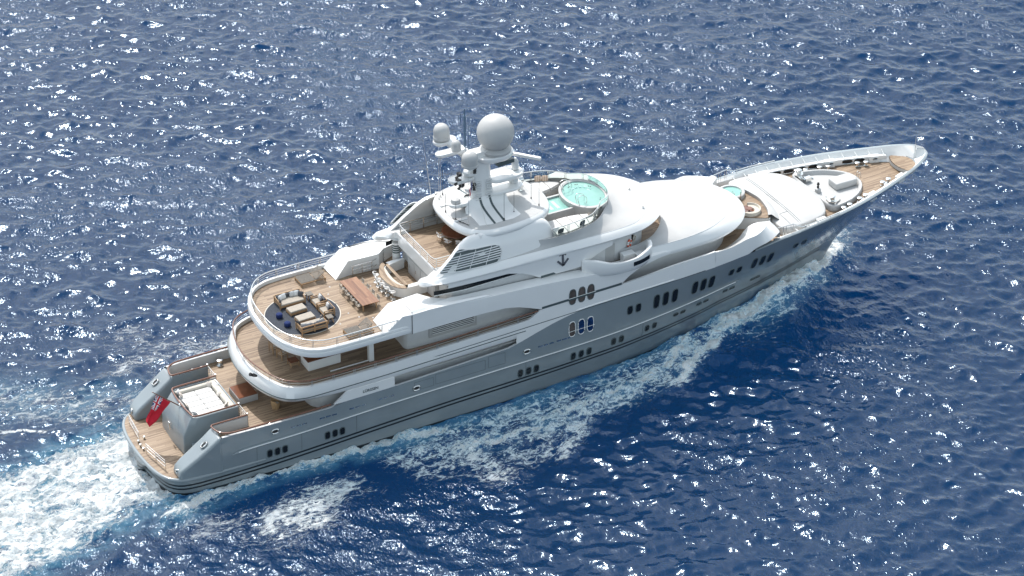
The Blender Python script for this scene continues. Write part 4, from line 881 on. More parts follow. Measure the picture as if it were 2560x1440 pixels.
# ---------------------------------------------------------------- bar under the sundeck edge
def bc(off): return spline([(26.2,2.75+off*.3,0),(25.0,2.75+off,0),(24.1-off*.3,2.45+off*.8,0),(23.55-off,1.4,0),(23.42-off,.2,0),(23.6-off,-.9,0),(24.1-off*.6,-1.5-off*.6,0),(25.0,-1.62-off,0),(26.2,-1.62-off,0)],40)
m=MB(); m.loft([[(v.x,v.y,z) for v in bc(.12)] for z in (10.55,11.5)]); m.loft([[(v.x,v.y,11.5) for v in bc(.12)],[(v.x,v.y,11.5) for v in bc(-.35)],[(v.x,v.y,10.6) for v in bc(-.35)]]); m.build('bar_counter',WHITE,Y,smooth=40)
m=MB(); B=bc(.3)[8:32]; C_=bc(-.22)[8:32]; m.loft([[(v.x,v.y,11.52) for v in B],[(v.x,v.y,11.58) for v in B],[(v.x,v.y,11.58) for v in C_],[(v.x,v.y,11.52) for v in C_]],True); m.build('bar_top',TEAKY,Y,smooth=30)
m=MB(); B=bc(-.24)[12:30]; C_=bc(-.42)[12:30]; C_=[v+(Vector((24.3,.2,0))-v)*(.18*math.sin(PI*i/17)) for i,v in enumerate(C_)]; m.loft([[(v.x,v.y,11.54) for v in B],[(v.x,v.y,11.54) for v in C_]]); m.build('bar_worktop',CREAM,Y)
m=MB(); m.box(26.2,26.58,-3.1,1.9,10.55,12.3); 
for k in range(4): m.box(26.17,26.2,-2.9+k*1.2,-1.78+k*1.2,10.7,12.1)
m.build('bar_cupboard',SATIN,Y,bev=.01)
m=MB()
for k in range(4): m.box(26.14,26.17,-2.05+k*1.2,-1.98+k*1.2,11.2,11.5)
m.build('cupboard_handle',STEEL,Y)
m=MB()
for k in range(5): m.box(26.3+k*.28,26.6+k*.28,1.95,3.2,10.55,10.75+k*.24)
m.build('sundeck_stair',TEAKY,Y)
m=MB(); m.tube([(25.95,3.65,10.55),(25.95,3.65,12.7)],.34,18); m.build('round_pillar',WHITE,Y,smooth=50)
m=MB()
for k in range(4): m.lathe([(.36,0),(.36,.12)],(25.95,3.65,11.75+k*.22),18)
m.build('pillar_louvre',GREYT,Y,smooth=50)
m=MB()
for z in (10.95,11.25,11.6): m.tube([(21.6,3.4,z),(23.2,3.4,z),(23.5,3.4,z)],.03,6)
for z in (11.0,11.6): m.tube(spline([(23.5,3.4,z),(24.0,3.6,z),(24.8,4.3,z),(25.2,4.4,z)],10),.03,6)
for x,y in ((21.7,3.4),(22.6,3.4),(23.5,3.4),(24.3,3.8),(25.1,4.4)): m.tube([(x,y,10.55),(x,y,11.6)],.03,6)
m.build('stair_railing',STEEL,Y,smooth=60)
for i,(x,y) in enumerate(((19.43,-2.55),(18.9,-1.6),(18.6,.2),(18.7,1.9),(19.3,2.9),(22.6,-2.4),(22.4,1.4),(20.4,-3.2),(17.6,-2.8),(16.9,3.1))):
    m=MB(); m.lathe([(.075,0),(.075,.012)],(x,y,10.55),10); m.build('deck_light',SATIN,Y)
# ================================================================== loose furniture and other things
D=10.55
def cushion(mb,c,w_,h_,t_,rz=0,tilt=0,mi=0,n=7):
    """plump pillow standing on its edge; w wide, h tall, t thick, leaning back by tilt"""
    M=mb.M; mb.M=M@Matrix.Translation(c)@Matrix.Rotation(rz,4,'Z')@Matrix.Rotation(tilt,4,'X')
    def g(u,v,s): 
        e=(1-abs(u)**2.6)*(1-abs(v)**2.6); k=1-.10*(abs(u*v)**.0)*(abs(u)**2+abs(v)**2)*.5*(1-abs(abs(u)-abs(v))); return (u*w_/2*k,s*t_/2*max(e,0)**.5,v*h_/2*k+h_/2)
    R1=rng(-1,1,n)
    for s in (-1,1): mb.loft([[g(u,v,s) for u in R1] for v in R1],mi=mi)
    mb.M=M
def pillow(loc,label,mat,w_=.5,h_=.46,t_=.17,rz=0,tilt=-.35,group=None,cat='pillow'):
    m=MB(); cushion(m,(0,0,0),w_,h_,t_,0,tilt); o=m.build('pillow',mat,None,smooth=70); o.location=loc; o.rotation_euler=(0,0,rz); return tag(o,label,cat,group)
# rug
o=empty('round_rug','large round slate grey rug with pale border on the aft teak deck','rug',(15.45,.02,D))
m=MB(); m.lathe([(3.2,0.002),(3.2,.012)],(0,0,0),64); m.build('rug_border',CREAM,o); m=MB(); m.lathe([(3.12,.012),(3.12,.02)],(0,0,0),64); m.build('rug_pile',SLATE,o)
Z=D+.02
# sofas
def sofa(label,loc,rz):
    o=empty('sofa',label,'sofa',loc,rz,'teak framed sofas on the round rug'); w_,d=2.35,1.28
    m=MB()
    for x in (-w_/2+.04,w_/2-.04):
        for y in (-d/2+.04,d/2-.04): m.box(x-.045,x+.045,y-.045,y+.045,0,.66 if y<0 else .78)
    for x in (-w_/2+.04,w_/2-.04):
        for z in (.24,.44,.62): m.box(x-.03,x+.03,-d/2+.08,d/2-.08,z,z+.08)
    m.box(-w_/2+.08,w_/2-.08,-d/2,-d/2+.07,.16,.34)
    for z in (.2,.42,.7): m.box(-w_/2+.08,w_/2-.08,d/2-.07,d/2,z,z+.1)
    m.box(-.05,.05,d/2-.08,d/2+.005,.1,.8); m.build('frame',FWOOD,o,bev=.012)
    m=MB(); m.box(-w_/2+.1,w_/2-.1,-d/2+.03,d/2-.1,.2,.46); m.build('seat_cushion',TAUPE,o,bev=.06,seg=3,smooth=50)
    m=MB(); m.box(-w_/2+.12,-.01,d/2-.34,d/2-.1,.44,.8); m.box(.01,w_/2-.12,d/2-.34,d/2-.1,.44,.8); m.build('back_cushion',CHAR,o,bev=.07,seg=3,smooth=50); return o
sofa('teak framed taupe sofa on the rug nearest the port rail',(15.25,2.08,Z),0)
s2=sofa('teak framed taupe sofa on the rug nearest the starboard rail, its back to the viewer',(15.2,-2.38,Z),PI)
for i,(x,y,mt,rz,lb) in enumerate(((14.5,2.3,STRW,.45,'pale striped pillow in the aft corner of the port side sofa'),(14.82,2.42,STRW,.15,'pale striped pillow second from the aft arm of the port side sofa'),(15.6,2.42,STRG,-.05,'grey striped pillow right of centre on the port side sofa'),(15.95,2.38,STRW,-.15,'pale striped pillow between two darker ones on the port side sofa'),(16.2,2.1,CHAR,-.7,'dark grey pillow against the forward arm of the port side sofa'),(14.3,1.85,CHAR,1.2,'dark grey pillow against the aft arm of the port side sofa'))):
    pillow((x,y-.12,Z+.46),lb,mt,rz=rz,group='pillows on the sofas')
for i,(x,y,mt,rz,lb) in enumerate(((14.45,-2.6,STRW,2.8,'pale striped pillow in the aft corner of the starboard side sofa'),(14.8,-2.72,STRW,3.1,'pale striped pillow next to the corner of the starboard side sofa'),(15.7,-2.7,STRG,3.2,'grey striped pillow right of centre on the starboard side sofa'),(16.0,-2.6,LINEN,3.5,'plain white pillow near the forward arm of the starboard side sofa'),(16.15,-2.2,CHAR,4.0,'dark pillow at the forward arm of the starboard side sofa'),(14.25,-2.1,CHAR,2.1,'dark pillow at the aft arm of the starboard side sofa'))):
    pillow((x,y+.14,Z+.46),lb,mt,rz=rz,group='pillows on the sofas')
def ottoman(label,loc):
    o=empty('ottoman',label,'ottoman',loc,.06,'long ottomans between the sofas'); m=MB(); m.box(-.78,.78,-.45,.45,.06,.26)
    for x in (-.72,.72):
        for y in (-.4,.4): m.box(x-.05,x+.05,y-.05,y+.05,0,.08)
    m.build('base',FWOOD,o,bev=.01); m=MB(); m.box(-.76,.76,-.44,.44,.26,.42); m.build('cushion',TAUPE,o,bev=.06,seg=3,smooth=50)
ottoman('long taupe ottoman on the rug in front of the port side sofa',(15.2,.62,Z)); ottoman('long taupe ottoman on the rug in front of the starboard side sofa',(15.27,-.92,Z))
def armchair(label,loc,rz):
    o=empty('armchair',label,'armchair',loc,rz,'teak armchairs at the forward edge of the rug'); m=MB()
    for x in (-.46,.46):
        for y in (-.58,.58): m.box(x-.045,x+.045,y-.045,y+.045,0,.66 if x<0 else .76)
    for y in (-.58,.58):
        for z in (.22,.42,.6): m.box(-.44,.44,y-.03,y+.03,z,z+.08)
    for z in (.22,.45,.68): m.box(.43,.49,-.55,.55,z,z+.09)
    m.box(-.5,-.44,-.55,.55,.16,.3); m.build('frame',FWOOD,o,bev=.012)
    m=MB(); m.box(-.46,.4,-.53,.53,.2,.46); m.build('seat_cushion',TAUPE,o,bev=.06,seg=3,smooth=50)
    m=MB(); m.box(.18,.42,-.52,.52,.44,.82); m.build('back_cushion',CHAR,o,bev=.07,seg=3,smooth=50)
armchair('teak armchair with striped pillows, beside the port side table',(17.28,.68,Z),0); armchair('teak armchair with striped pillows, beside the starboard side table',(17.28,-.83,Z),0)
for y,nm in ((.68,'port'),(-.83,'starboard')):
    pillow((17.4,y+.22,Z+.46),'boldly striped pillow on the %s armchair'%nm,STRG,rz=-PI/2,group='pillows on the armchairs'); pillow((17.3,y-.2,Z+.46),'plain charcoal pillow on the %s armchair'%nm,CHAR,rz=-PI/2-.4,w_=.42,h_=.38,group='pillows on the armchairs')
def sidetable(label,loc):
    o=empty('side_table',label,'side table',loc,0,'dark topped side tables'); m=MB(); m.box(-.27,.27,-.3,.3,.47,.52); m.build('table_top',SLING,o,bev=.008)
    for x in (-1,1):
        for y in (-1,1): m=MB(); m.tube([(x*.14,y*.15,.47),(x*.24,y*.27,0)],[.05,.04],6); m.build('leg',FWOOD,o)
sidetable('dark topped teak side table between port sofa and armchair',(17.0,2.0,Z)); sidetable('dark topped teak side table between starboard sofa and armchair',(16.98,-2.05,Z))
def pouf(label,loc):
    m=MB(); m.lathe([(.2,0),(.27,.05),(.29,.2),(.27,.36),(.2,.41),(0,.42)],(0,0,0),20); o=m.build('pouf',NAVY,None,smooth=60); o.location=loc; tag(o,label,'pouf','navy poufs on the rug')
pouf('round navy pouf on the rug, the one nearer the port side',(13.55,.45,Z)); pouf('round navy pouf on the rug, the one nearer the starboard side',(13.6,-1.07,Z))
# double sun loungers
def lounger(label,loc,w_):
    o=empty('sun_lounger',label,'sun lounger',loc,0,'double sun loungers by the side rails'); m=MB()
    for y in (-w_/2,w_/2): m.box(-.95,1.35,y-.035,y+.035,.24,.34)
    for x in (-.92,1.3): m.box(x-.035,x+.035,-w_/2,w_/2,.22,.33)
    m.build('frame',FWOOD,o,bev=.008)
    for x in (-.9,1.28):
        for y in (-w_/2+.04,w_/2-.04): m=MB(); m.box(x-.045,x+.045,y-.045,y+.045,0,.3); m.build('leg',FWOOD,o)
    m=MB()
    for k in range(16): m.box(-.93+k*.082,-.93+k*.082+.058,-w_/2+.03,w_/2-.03,.345,.385)
    m.build('seat_slats',SLING,o)
    m=MB(); a=R(34)
    for k in range(12): d=.06+k*.08; m.obox((.42+d*math.cos(a),0,.37+d*math.sin(a)),(.056,w_-.06,.035),0,-a)
    for y in (-w_/2+.1,w_/2-.1): m.tube([(.42,y,.35),(.42+.98*math.cos(a),y,.35+.98*math.sin(a))],.03,5); m.tube([(1.1,y,.3),(1.15,y,.8)],.025,5)
    m.build('backrest',SLING,o)
lounger('wide slatted sun lounger by the port rail',(18.1,4.6,D),1.35); lounger('wide slatted sun lounger by the starboard rail',(18.15,-4.72,D),1.2)
# dining table and chairs
o=empty('dining_table','long varnished wooden dining table across the aft deck','dining table',(20.72,.02,D))
m=MB(); m.box(-.78,.78,-2.22,2.22,.69,.75); m.build('table_top',MAHOG,o,bev=.012)
for x in (-.6,.6):
    for y in (-1.95,1.95): m=MB(); m.box(x-.05,x+.05,y-.05,y+.05,0,.69); m.build('leg',FWOOD,o,bev=.008)
def chair(loc,rz,label,first=[None]):
    if first[0] is None:
        o=empty('dining_chair',label,'chair',loc,rz,'slender dining chairs around the long table'); first[0]=o
        m=MB(); m.box(-.24,.22,-.24,.24,.42,.46); m.build('seat',TAUPE,o,bev=.01)
        for x in (-.23,.23):
            for y in (-.23,.23): m=MB(); m.tube([(x,y,0),(x*.97,y,.44 if x<0 else .66)] if x>0 else [(x-.03,y,0),(x,y,.44),(x-.06,y,.88)],.017,5); m.build('leg',SILVER,o)
        m=MB(); m.obox((-.27,0,.7),(.025,.44,.3),0,-.12); m.build('backrest',TAUPE,o)
        for y in (-.24,.24): m=MB(); m.tube([(-.25,y,.66),(.23,y,.66)],.018,5); m.build('armrest',SILVER,o)
    else: dup(first[0],loc,rz,label)
nm=('nearest the port side','second from the port side','third from the port side','nearest the starboard side')
for k,y in enumerate((1.5,.5,-.5,-1.5)):
    chair((19.95,y,D),0,'slender dining chair on the aft side of the long table, '+nm[k]); chair((21.5,y,D),PI,'slender dining chair on the forward side of the long table, '+nm[k])
# bar stools
m=None
def stool(loc,rz,label,first=[None]):
    if first[0] is None:
        o=empty('bar_stool',label,'bar stool',loc,rz,'white bar stools at the curved bar'); first[0]=o
        m=MB(); m.lathe([(0,0),(.24,0),(.24,.03),(.06,.06)],(0,0,0),16); m.build('foot_plate',STEEL,o,smooth=40)
        m=MB(); m.tube([(0,0,.05),(0,0,.68)],.035,8); m.build('stem',STEEL,o,smooth=60)
        m=MB(); m.tube([(.18*math.cos(a),.18*math.sin(a),.3) for a in rng(0,2*PI,15)[:-1]],.015,5,True); m.build('foot_ring',STEEL,o)
        m=MB(); m.lathe([(.12,.64),(.23,.68),(.25,.74),(.2,.77),(0,.77)],(0,0,0),18); m.build('seat',LINEN,o,smooth=50)
        m=MB(); m.tube([(.25*math.cos(a)-.02,.25*math.sin(a),.8+.16*(1-((a-PI)/1.9)**2)) for a in rng(PI-1.7,PI+1.7,14)],[.035]+[.055]*12+[.035],8); m.build('backrest',LINEN,o,smooth=60)
    else: dup(first[0],loc,rz,label)
for k,(x,y,rz,lb) in enumerate(((23.12,1.75,-.5,'white bar stool at the port end of the curved bar'),(22.98,1.0,-.15,'second white bar stool from the port end of the bar'),(22.93,.2,0,'middle white bar stool of the five at the bar'),(22.98,-.6,.2,'fourth white bar stool from the port end of the bar'),(23.12,-1.4,.5,'white bar stool at the starboard end of the curved bar'))): stool((x,y,D),rz,lb)
# upper deck furniture under the overhang
def woodchair(loc,rz,label,first=[None]):
    if first[0] is None:
        o=empty('wooden_armchair',label,'armchair',loc,rz,'wooden armchairs under the deck overhang'); first[0]=o; m=MB(); m.box(-.3,.3,-.3,.3,.36,.42)
        for z in (.55,.7,.85): m.box(-.33,-.29,-.28,.28,z,z+.07)
        for y in (-.32,.32): m.box(-.3,.3,y-.03,y+.03,.6,.65)
        m.build('frame',FWOOD,o,bev=.01)
        for x in (-.3,.3):
            for y in (-.32,.32): m=MB(); m.box(x-.03,x+.03,y-.03,y+.03,0,.62 if x>0 else .95); m.build('leg',FWOOD,o)
        m=MB(); m.box(-.26,.28,-.27,.27,.42,.5); m.build('cushion',CREAM,o,bev=.03)
    else: dup(first[0],loc,rz,label)
woodchair((13.2,-.55,7.3),.3,'wooden armchair under the overhang left of the slatted wooden table'); woodchair((13.0,.6,7.3),.1,'wooden armchair deep under the overhang, second from the slatted table')
o=empty('slatted_table','small slatted wooden table beside the white cabinet on the middle deck','table',(13.55,-2.0,7.3))
m=MB()
for k in range(6): m.box(-.4+k*.135,-.4+k*.135+.115,-.38,.38,.5,.54)
m.build('table_top',DKWOOD,o)
for x in (-.36,.36):
    for y in (-.34,.34): m=MB(); m.box(x-.03,x+.03,y-.03,y+.03,0,.5); m.build('leg',FWOOD,o)
m=MB(); m.box(-.36,.36,-.34,.34,.15,.18); m.build('shelf',FWOOD,o)
o=empty('wicker_armchair','honey wicker armchair with a cream cushion on the lowest deck','armchair',(11.42,-2.85,4.2),-.4)
m=MB(); m.lathe([(.3,0),(.34,.2),(.36,.4),(.3,.42)],(0,0,0),18); m.build('base',WICKER,o,smooth=50)
m=MB(); P=[(.36*math.cos(a),.36*math.sin(a)) for a in rng(.6,2*PI-.6,16)]; m.loft([[(x*1.02,y*1.02,.38) for x,y in P],[(x*1.12,y*1.12,.62+.22*(x<0)) for x,y in P],[(x*1.0,y*1.0,.62+.22*(x<0)) for x,y in P],[(x*.92,y*.92,.42) for x,y in P]]); m.build('backrest',WICKER,o,smooth=50)
m=MB(); m.lathe([(.28,.42),(.3,.47),(.26,.52),(0,.53)],(0,0,0),16); m.build('cushion',CREAM,o,smooth=50)
o=empty('wooden_table','dark wooden table under the overhang beside the wicker armchair','table',(12.3,-2.0,4.2)); m=MB(); m.box(-.5,.5,-.6,.6,.62,.68); m.build('table_top',DKWOOD,o,bev=.01)
for x in (-.42,.42):
    for y in (-.5,.5): m=MB(); m.box(x-.03,x+.03,y-.03,y+.03,0,.62); m.build('leg',FWOOD,o)
# sundeck table and folding chairs
o=empty('round_table','round varnished table half hidden under the radar roof','table',(30.25,.55,13.53)); m=MB(); m.lathe([(1.35,.7),(1.37,.73),(1.35,.76),(0,.76)],(0,0,0),40); m.build('table_top',DKWOOD,o,smooth=40); m=MB(); m.lathe([(.35,0),(.3,.05),(.1,.1),(.1,.7)],(0,0,0),14); m.build('pedestal',FWOOD,o,smooth=40)
def folding(loc,rz,label,first=[None]):
    if first[0] is None:
        o=empty('folding_chair',label,'chair',loc,rz,'folding chairs at the round table'); first[0]=o
        m=MB(); m.box(-.24,.24,-.24,.24,.45,.48); m.build('seat',LINEN,o); m=MB(); m.obox((-.26,0,.78),(.02,.5,.18)); m.build('backrest',LINEN,o)
        for y in (-.25,.25):
            m=MB(); m.tube([(-.24,y,0),(.24,y,.46)],.018,5); m.build('leg',FWOOD,o); m=MB(); m.tube([(.24,y,0),(-.24,y,.46),(-.27,y,.88)],.018,5); m.build('leg',FWOOD,o); m=MB(); m.box(-.26,.26,y-.03,y+.03,.64,.67); m.build('armrest',FWOOD,o)
    else: dup(first[0],loc,rz,label)
folding((28.75,.75,13.53),.05,'white folding chair at the round table, the one further to port'); folding((28.9,-.35,13.53),.35,'white folding chair at the round table, the one further to starboard'); folding((29.6,-1.0,13.53),.9,'white folding chair at the round table, half under the radar roof')
# pillows on the stern sun pad
for x,y,mt,rz,lb in ((7.35,1.65,STRB,-.7,'brown striped pillow in the forward port corner of the stern sun pad'),(7.75,1.3,STRG,-1.4,'grey striped pillow in the forward port corner of the stern sun pad'),(4.85,1.75,STRW,.8,'pale striped pillow in the aft port corner of the stern sun pad'),(4.9,1.35,STRB,1.3,'brown striped pillow in the aft port corner of the stern sun pad'),(4.72,.15,STRW,1.55,'pale striped pillow midway along the aft edge of the stern sun pad'),(4.72,-.3,STRB,1.5,'brown striped pillow midway along the aft edge of the stern sun pad'),(4.85,-1.55,STRW,2.2,'pale striped pillow in the aft starboard corner of the stern sun pad'),(7.45,-1.5,STRB,-2.3,'brown striped pillow in the forward starboard corner of the stern sun pad'),(7.45,.1,STRB,-1.6,'brown striped pillow midway along the forward bolster of the stern sun pad')):
    pillow((x,y,4.93),lb,mt,rz=rz,group='pillows on the stern sun pad',tilt=-.6)
# pillows by the pool
MOT=stripes('tan patterned fabric',[(.50,.36,.26),(.66,.52,.42)],3)
for x,y,mt,rz,lb in ((39.95,4.05,MOT,-.35,'tan pillow on the port sunbed, the left of two by the glass'),(40.5,3.8,MOT,-.45,'tan pillow on the port sunbed, the right of two by the glass'),(37.6,4.35,STRG,-.1,'black and cream striped pillow on the port sunbed by the radar roof'),(41.1,-3.3,STRB,2.5,'brown striped pillow at the forward end of the starboard sunbed'),(39.6,-4.0,CHAR,3.4,'dark pillow against the starboard glass, the middle one'),(37.4,-4.35,CHAR,3.2,'dark pillow against the starboard glass, the aftmost one')):
    pillow((x,y,14.62),lb,mt,rz=rz,w_=.6,h_=.55,group='pillows on the pool sunbeds')
# flags
def flag(name,label,P0,P1,Q0,Q1,fn,mats,nu=44,nv=26,amp=.14):
    m=MB(); g=[]
    for i in range(nu+1):
        u=i/nu; row=[]
        for j in range(nv+1):
            v=j/nv; a=Vector(P0).lerp(Vector(P1),v); b=Vector(Q0).lerp(Vector(Q1),v); q=a.lerp(b,u); s=math.sin(u*9+v*5)*amp*u**.7+math.sin(v*11+u*3)*amp*.6*u
            row.append((q.x+.15*s,q.y+s,q.z)); 
        g.append(row)
    for i in range(nu):
        for j in range(nv): m.add([g[i][j],g[i+1][j],g[i+1][j+1],g[i][j+1]],[(0,1,2,3)],fn((i+.5)/nu,(j+.5)/nv))
    o=m.build(name,mats,None,smooth=80); return tag(o,label,'flag')
def ensign(u,v):   # v: 0 = top of the hoist
    if u<.5 and v<.5:
        a,b=u/.5-.5,v/.5-.5
        if abs(a)<.05 or abs(b)<.09: return 0
        if abs(a)<.10 or abs(b)<.17: return 2
        d=min(abs(a-b),abs(a+b)); return 0 if d<.05 else 2 if d<.14 else 1
    return 0
flag('ensign_flag','red ensign flag hanging from the wooden staff at the stern',(2.1,-.03,6.78),(3.3,-.03,5.72),(1.05,-.05,4.55),(1.35,-.1,3.75),ensign,[RED,FBLUE,FWHITE])
flag('courtesy_flag','small blue, white and red flag on a line beside the mast',(31.05,-.75,19.6),(31.05,-.75,18.9),(30.75,-.8,18.6),(30.75,-.8,17.9),lambda u,v:0 if u<.4 else 1 if u<.62 else 2,[FBLUE,FWHITE,RED],14,8,.08)
# lifebuoy
o=empty('lifebuoy','orange and white lifebuoy on the bridge wall above the starboard wing','lifebuoy',(44.3,-4.42,11.62),.6)
m=MB()
for k in range(8):
    m=MB(); a0=2*PI*k/8; P=[(.33*math.cos(a),0,.33*math.sin(a)) for a in rng(a0,a0+PI/4,6)]; m.tube(P,.075,8); m.build('white_band' if k%2 else 'ring_segment',FWHITE if k%2 else ORANGE,o,smooth=60)
m=MB(); m.tube([(.0+.26*math.cos(a),0,.26*math.sin(a)) for a in rng(0,2*PI,17)[:-1]],.06,6,True); o=m.build('rope_coil',CREAM,None,smooth=60); o.location=(44.95,-4.1,11.75); o.rotation_euler=(0,0,.65); tag(o,'coil of pale rope on the bridge wall beside the lifebuoy','rope')
# ================================================================== THE SEA
def ocean(n,L,seed):
    r=np.random.default_rng(seed); k1=2*np.pi*np.fft.fftfreq(n,L/n); KX,KY=np.meshgrid(k1,k1,indexing='ij'); K=np.hypot(KX,KY); K[0,0]=1
    wd=np.array((.77,.64)); c=(KX*wd[0]+KY*wd[1])/K
    spread=.22+.78*np.abs(c)**2*np.where(c>0,1,.35)
    kp=2*np.pi/5.0; S=K**-4.0*np.exp(-(kp/K)**2.5)*spread*np.exp(-(K*.035)**2)
    S*=1+1.2*np.exp(-((np.log(K/(2*np.pi/1.7)))**2)/.9)
    S[0,0]=0; A=np.sqrt(S)*(r.normal(size=(n,n))+1j*r.normal(size=(n,n)))
    h=np.fft.ifft2(A).real; gx=np.fft.ifft2(1j*KX*A).real; gy=np.fft.ifft2(1j*KY*A).real
    sc=.25/np.sqrt((gx**2+gy**2).mean()); dx=np.fft.ifft2(-1j*KX/K*A).real; dy=np.fft.ifft2(-1j*KY/K*A).real
    return h*sc,-dx*sc,-dy*sc
n_,L_=1280,160.0
Hh,Dx,Dy=ocean(n_,L_,11)
# fine sheet turned to the wind-free axes of the visible patch, coarse skirt out to the horizon
ca,sa=math.cos(R(61.69)),math.sin(R(61.69)); ctr=np.array((50.0,15.0))
us=np.concatenate((-np.geomspace(6000,80,14)[:-1],np.arange(-80,80.01,.185),np.geomspace(80,6000,14)[1:]))
vsv=np.concatenate((-np.geomspace(6000,74,14)[:-1],np.arange(-74,84.01,.2),np.geomspace(84,9000,14)[1:]))
Ug,Vg=np.meshgrid(us,vsv,indexing='ij'); PX=ctr[0]+Ug*sa+Vg*ca; PY=ctr[1]-Ug*ca+Vg*sa
def samp(F):
    x=(PX%L_)/L_*n_; y=(PY%L_)/L_*n_; i=np.floor(x).astype(int); j=np.floor(y).astype(int); fx,fy_=x-i,y-j; i%=n_; j%=n_; i2=(i+1)%n_; j2=(j+1)%n_
    return F[i,j]*(1-fx)*(1-fy_)+F[i2,j]*fx*(1-fy_)+F[i,j2]*(1-fx)*fy_+F[i2,j2]*fx*fy_
def dseg(P,closed):
    d=np.full(PX.shape,1e9); q=list(P)+([P[0]] if closed else [])
    for (ax,ay),(bx,by) in zip(q,q[1:]):
        ex,ey=bx-ax,by-ay; t=np.clip(((PX-ax)*ex+(PY-ay)*ey)/(ex*ex+ey*ey+1e-9),0,1); d=np.minimum(d,np.hypot(PX-ax-t*ex,PY-ay-t*ey))
    return d
def poly(P,soft):
    ins_=np.zeros(PX.shape,bool); q=list(P)+[P[0]]
    for (ax,ay),(bx,by) in zip(q,q[1:]):
        if ay==by: continue
        c=((ay>PY)!=(by>PY))&(PX<(bx-ax)*(PY-ay)/(by-ay)+ax); ins_^=c
    d=dseg(P,True); return np.clip(.5+np.where(ins_,d,-d)/(2*soft),0,1)
def stroke(P,r,soft=1.0): d=dseg(P,False); return np.exp(-(d/r)**2*1.0)
P1=[(1.6,6.3),(-.5,6.6),(-2.5,6.2),(-6.2,5.7),(-10.2,5.0),(-14,4.6),(-40,3),(-48,-22),(-19,-10.5),(-15.4,-9.5),(-12.5,-9.4),(-7.8,-8.3),(-5.5,-7.2),(-2.4,-6),(-1.4,-5.2),(1.6,-5.7),(1.8,-3.1),(1.3,1)]
P2=[(.1,-5.3),(1.1,-5.6),(3.8,-5.4),(7.2,-5.3),(10.8,-4.8),(14.8,-5),(17.5,-5.2),(21.9,-4.8),(24.2,-5.3),(22.8,-7.6),(20.1,-7.1),(16.6,-7.2),(12.7,-6.6),(8.8,-6.6),(4.4,-7.1),(1.4,-8.1),(-1.5,-8.6)]
P3=[(6.6,-10),(9,-8.9),(10.6,-8.3),(13.2,-8.6),(15.7,-9.2),(16.1,-11.8),(14.8,-12.3),(12.5,-12.9),(11.4,-15.3),(8.7,-15.2),(7.1,-15.9),(5,-14.8),(4.3,-12.9)]
P4=[(-.7,-7.9),(5.2,-8.3),(7,-9.2),(4.6,-14.6),(.9,-12.2),(-2,-9.9)]
S1=[(72.2,4.7),(70.2,2.6),(66.9,.1),(63.4,-1.8),(60.3,-3.4),(57,-4.2),(54.3,-4.7)]
S2=[(54.2,-4.8),(51.2,-6.7),(48.6,-8.1),(46.5,-10)]
S3=[(55.8,-2.8),(50.9,-4.4),(46.5,-5.2),(41.9,-6.5),(38,-6.7),(34.3,-6.7),(30.6,-6.7),(26.7,-7.2),(23,-7.2)]
S4=[(50.3,-4.8),(46.6,-7.7),(42.5,-8.8),(38.6,-9),(34.5,-9.8),(29.4,-10.6),(25.2,-10.2)]
dense=np.maximum.reduce([poly(P1,1.6)*.87,.72*poly(P2,1.1),.9*stroke([(25,-6.9),(21,-6.5),(16,-6.3),(12,-6.0),(8,-6.0),(3,-6.5),(-.5,-7.4)],.75),1.0*stroke([(.6,3.4),(.4,0),(.6,-3.4)],2.2),.9*stroke([(0,0),(-7,-1),(-14,-2.4)],3.2),1.0*stroke([(70.5,1.6),(67.5,-.3),(64.5,-1.6),(61,-2.9),(57.5,-3.8),(54.5,-4.6)],1.0),.8*stroke(S1,1.1),.9*stroke(S2,.9),.84*stroke(S4,.8),.5*stroke(S3,.9),.35*stroke([(56,-3.2),(50,-4.9),(44,-6.1),(36,-6.6),(24,-6.8)],.8),.72*stroke([(37.9,-9.6),(35.3,-11.5),(33.4,-13.6),(32.2,-14.8)],1.7),.6*stroke([(33.6,-9),(32.8,-12.1),(32.8,-14)],1.3),.75*stroke([(21.4,-8.8),(24.7,-9.1),(28.5,-9.7)],.9),.72*stroke([(47.5,-8.8),(46,-10.3)],1.1)])
lacy=np.maximum.reduce([.58*poly(P3,1.3),.42*poly(P4,2.),.6*poly(P2,1.2),.5*poly([(56,-2.5),(50,-4),(40,-6.2),(24,-6.5),(18,-8),(20,-12.5),(25,-14),(32,-15.5),(37,-11.5),(46,-11),(50.5,-7.5),(56,-5)],1.2),.6*stroke([(23.2,-8.8),(24.9,-10.6),(25.7,-12.6),(26.1,-14.4)],2.3),.45*stroke([(11.5,15.6),(8.6,17.2),(6.2,19.5)],2.6),.45*stroke([(8.2,14.9),(5.6,15.6),(4.4,15)],1.8),.5*stroke([(2.8,10.1),(.5,10.8),(-2.7,13.1),(-6.4,15.7),(-14,20)],2.6),.42*stroke([(1.8,8.3),(-2.3,9.9),(-5.9,12.7),(-14,17)],2.0),.6*stroke([(18,16.5),(15.9,15.4),(13.4,13.1)],1.2),.45*poly([(40,7),(20,9),(6,9),(6,16),(18,17),(40,9)],1.5),.75*stroke([(-4.8,8.9),(-6.6,10),(-8.8,11.4)],.3),.5*stroke(S1,2.6)])
aer=np.maximum.reduce([poly(P1,2.4)*.85,.75*poly(P2,1.3),.3*stroke(S3,1.6),.22*stroke(S4,1.8),.4*stroke(S1,1.6),.3*stroke([(2.8,10.1),(.5,10.8),(-2.7,13.1),(-6.4,15.7)],3)])
far=np.hypot(PX-50,PY-10); fade=np.clip(1-(far-150)/60,0,1)
calm=1-.55*np.clip(poly([(56,-3),(46,-9),(38,-12),(16,-16),(0,-10),(0,-6),(56,0)],3),0,1)
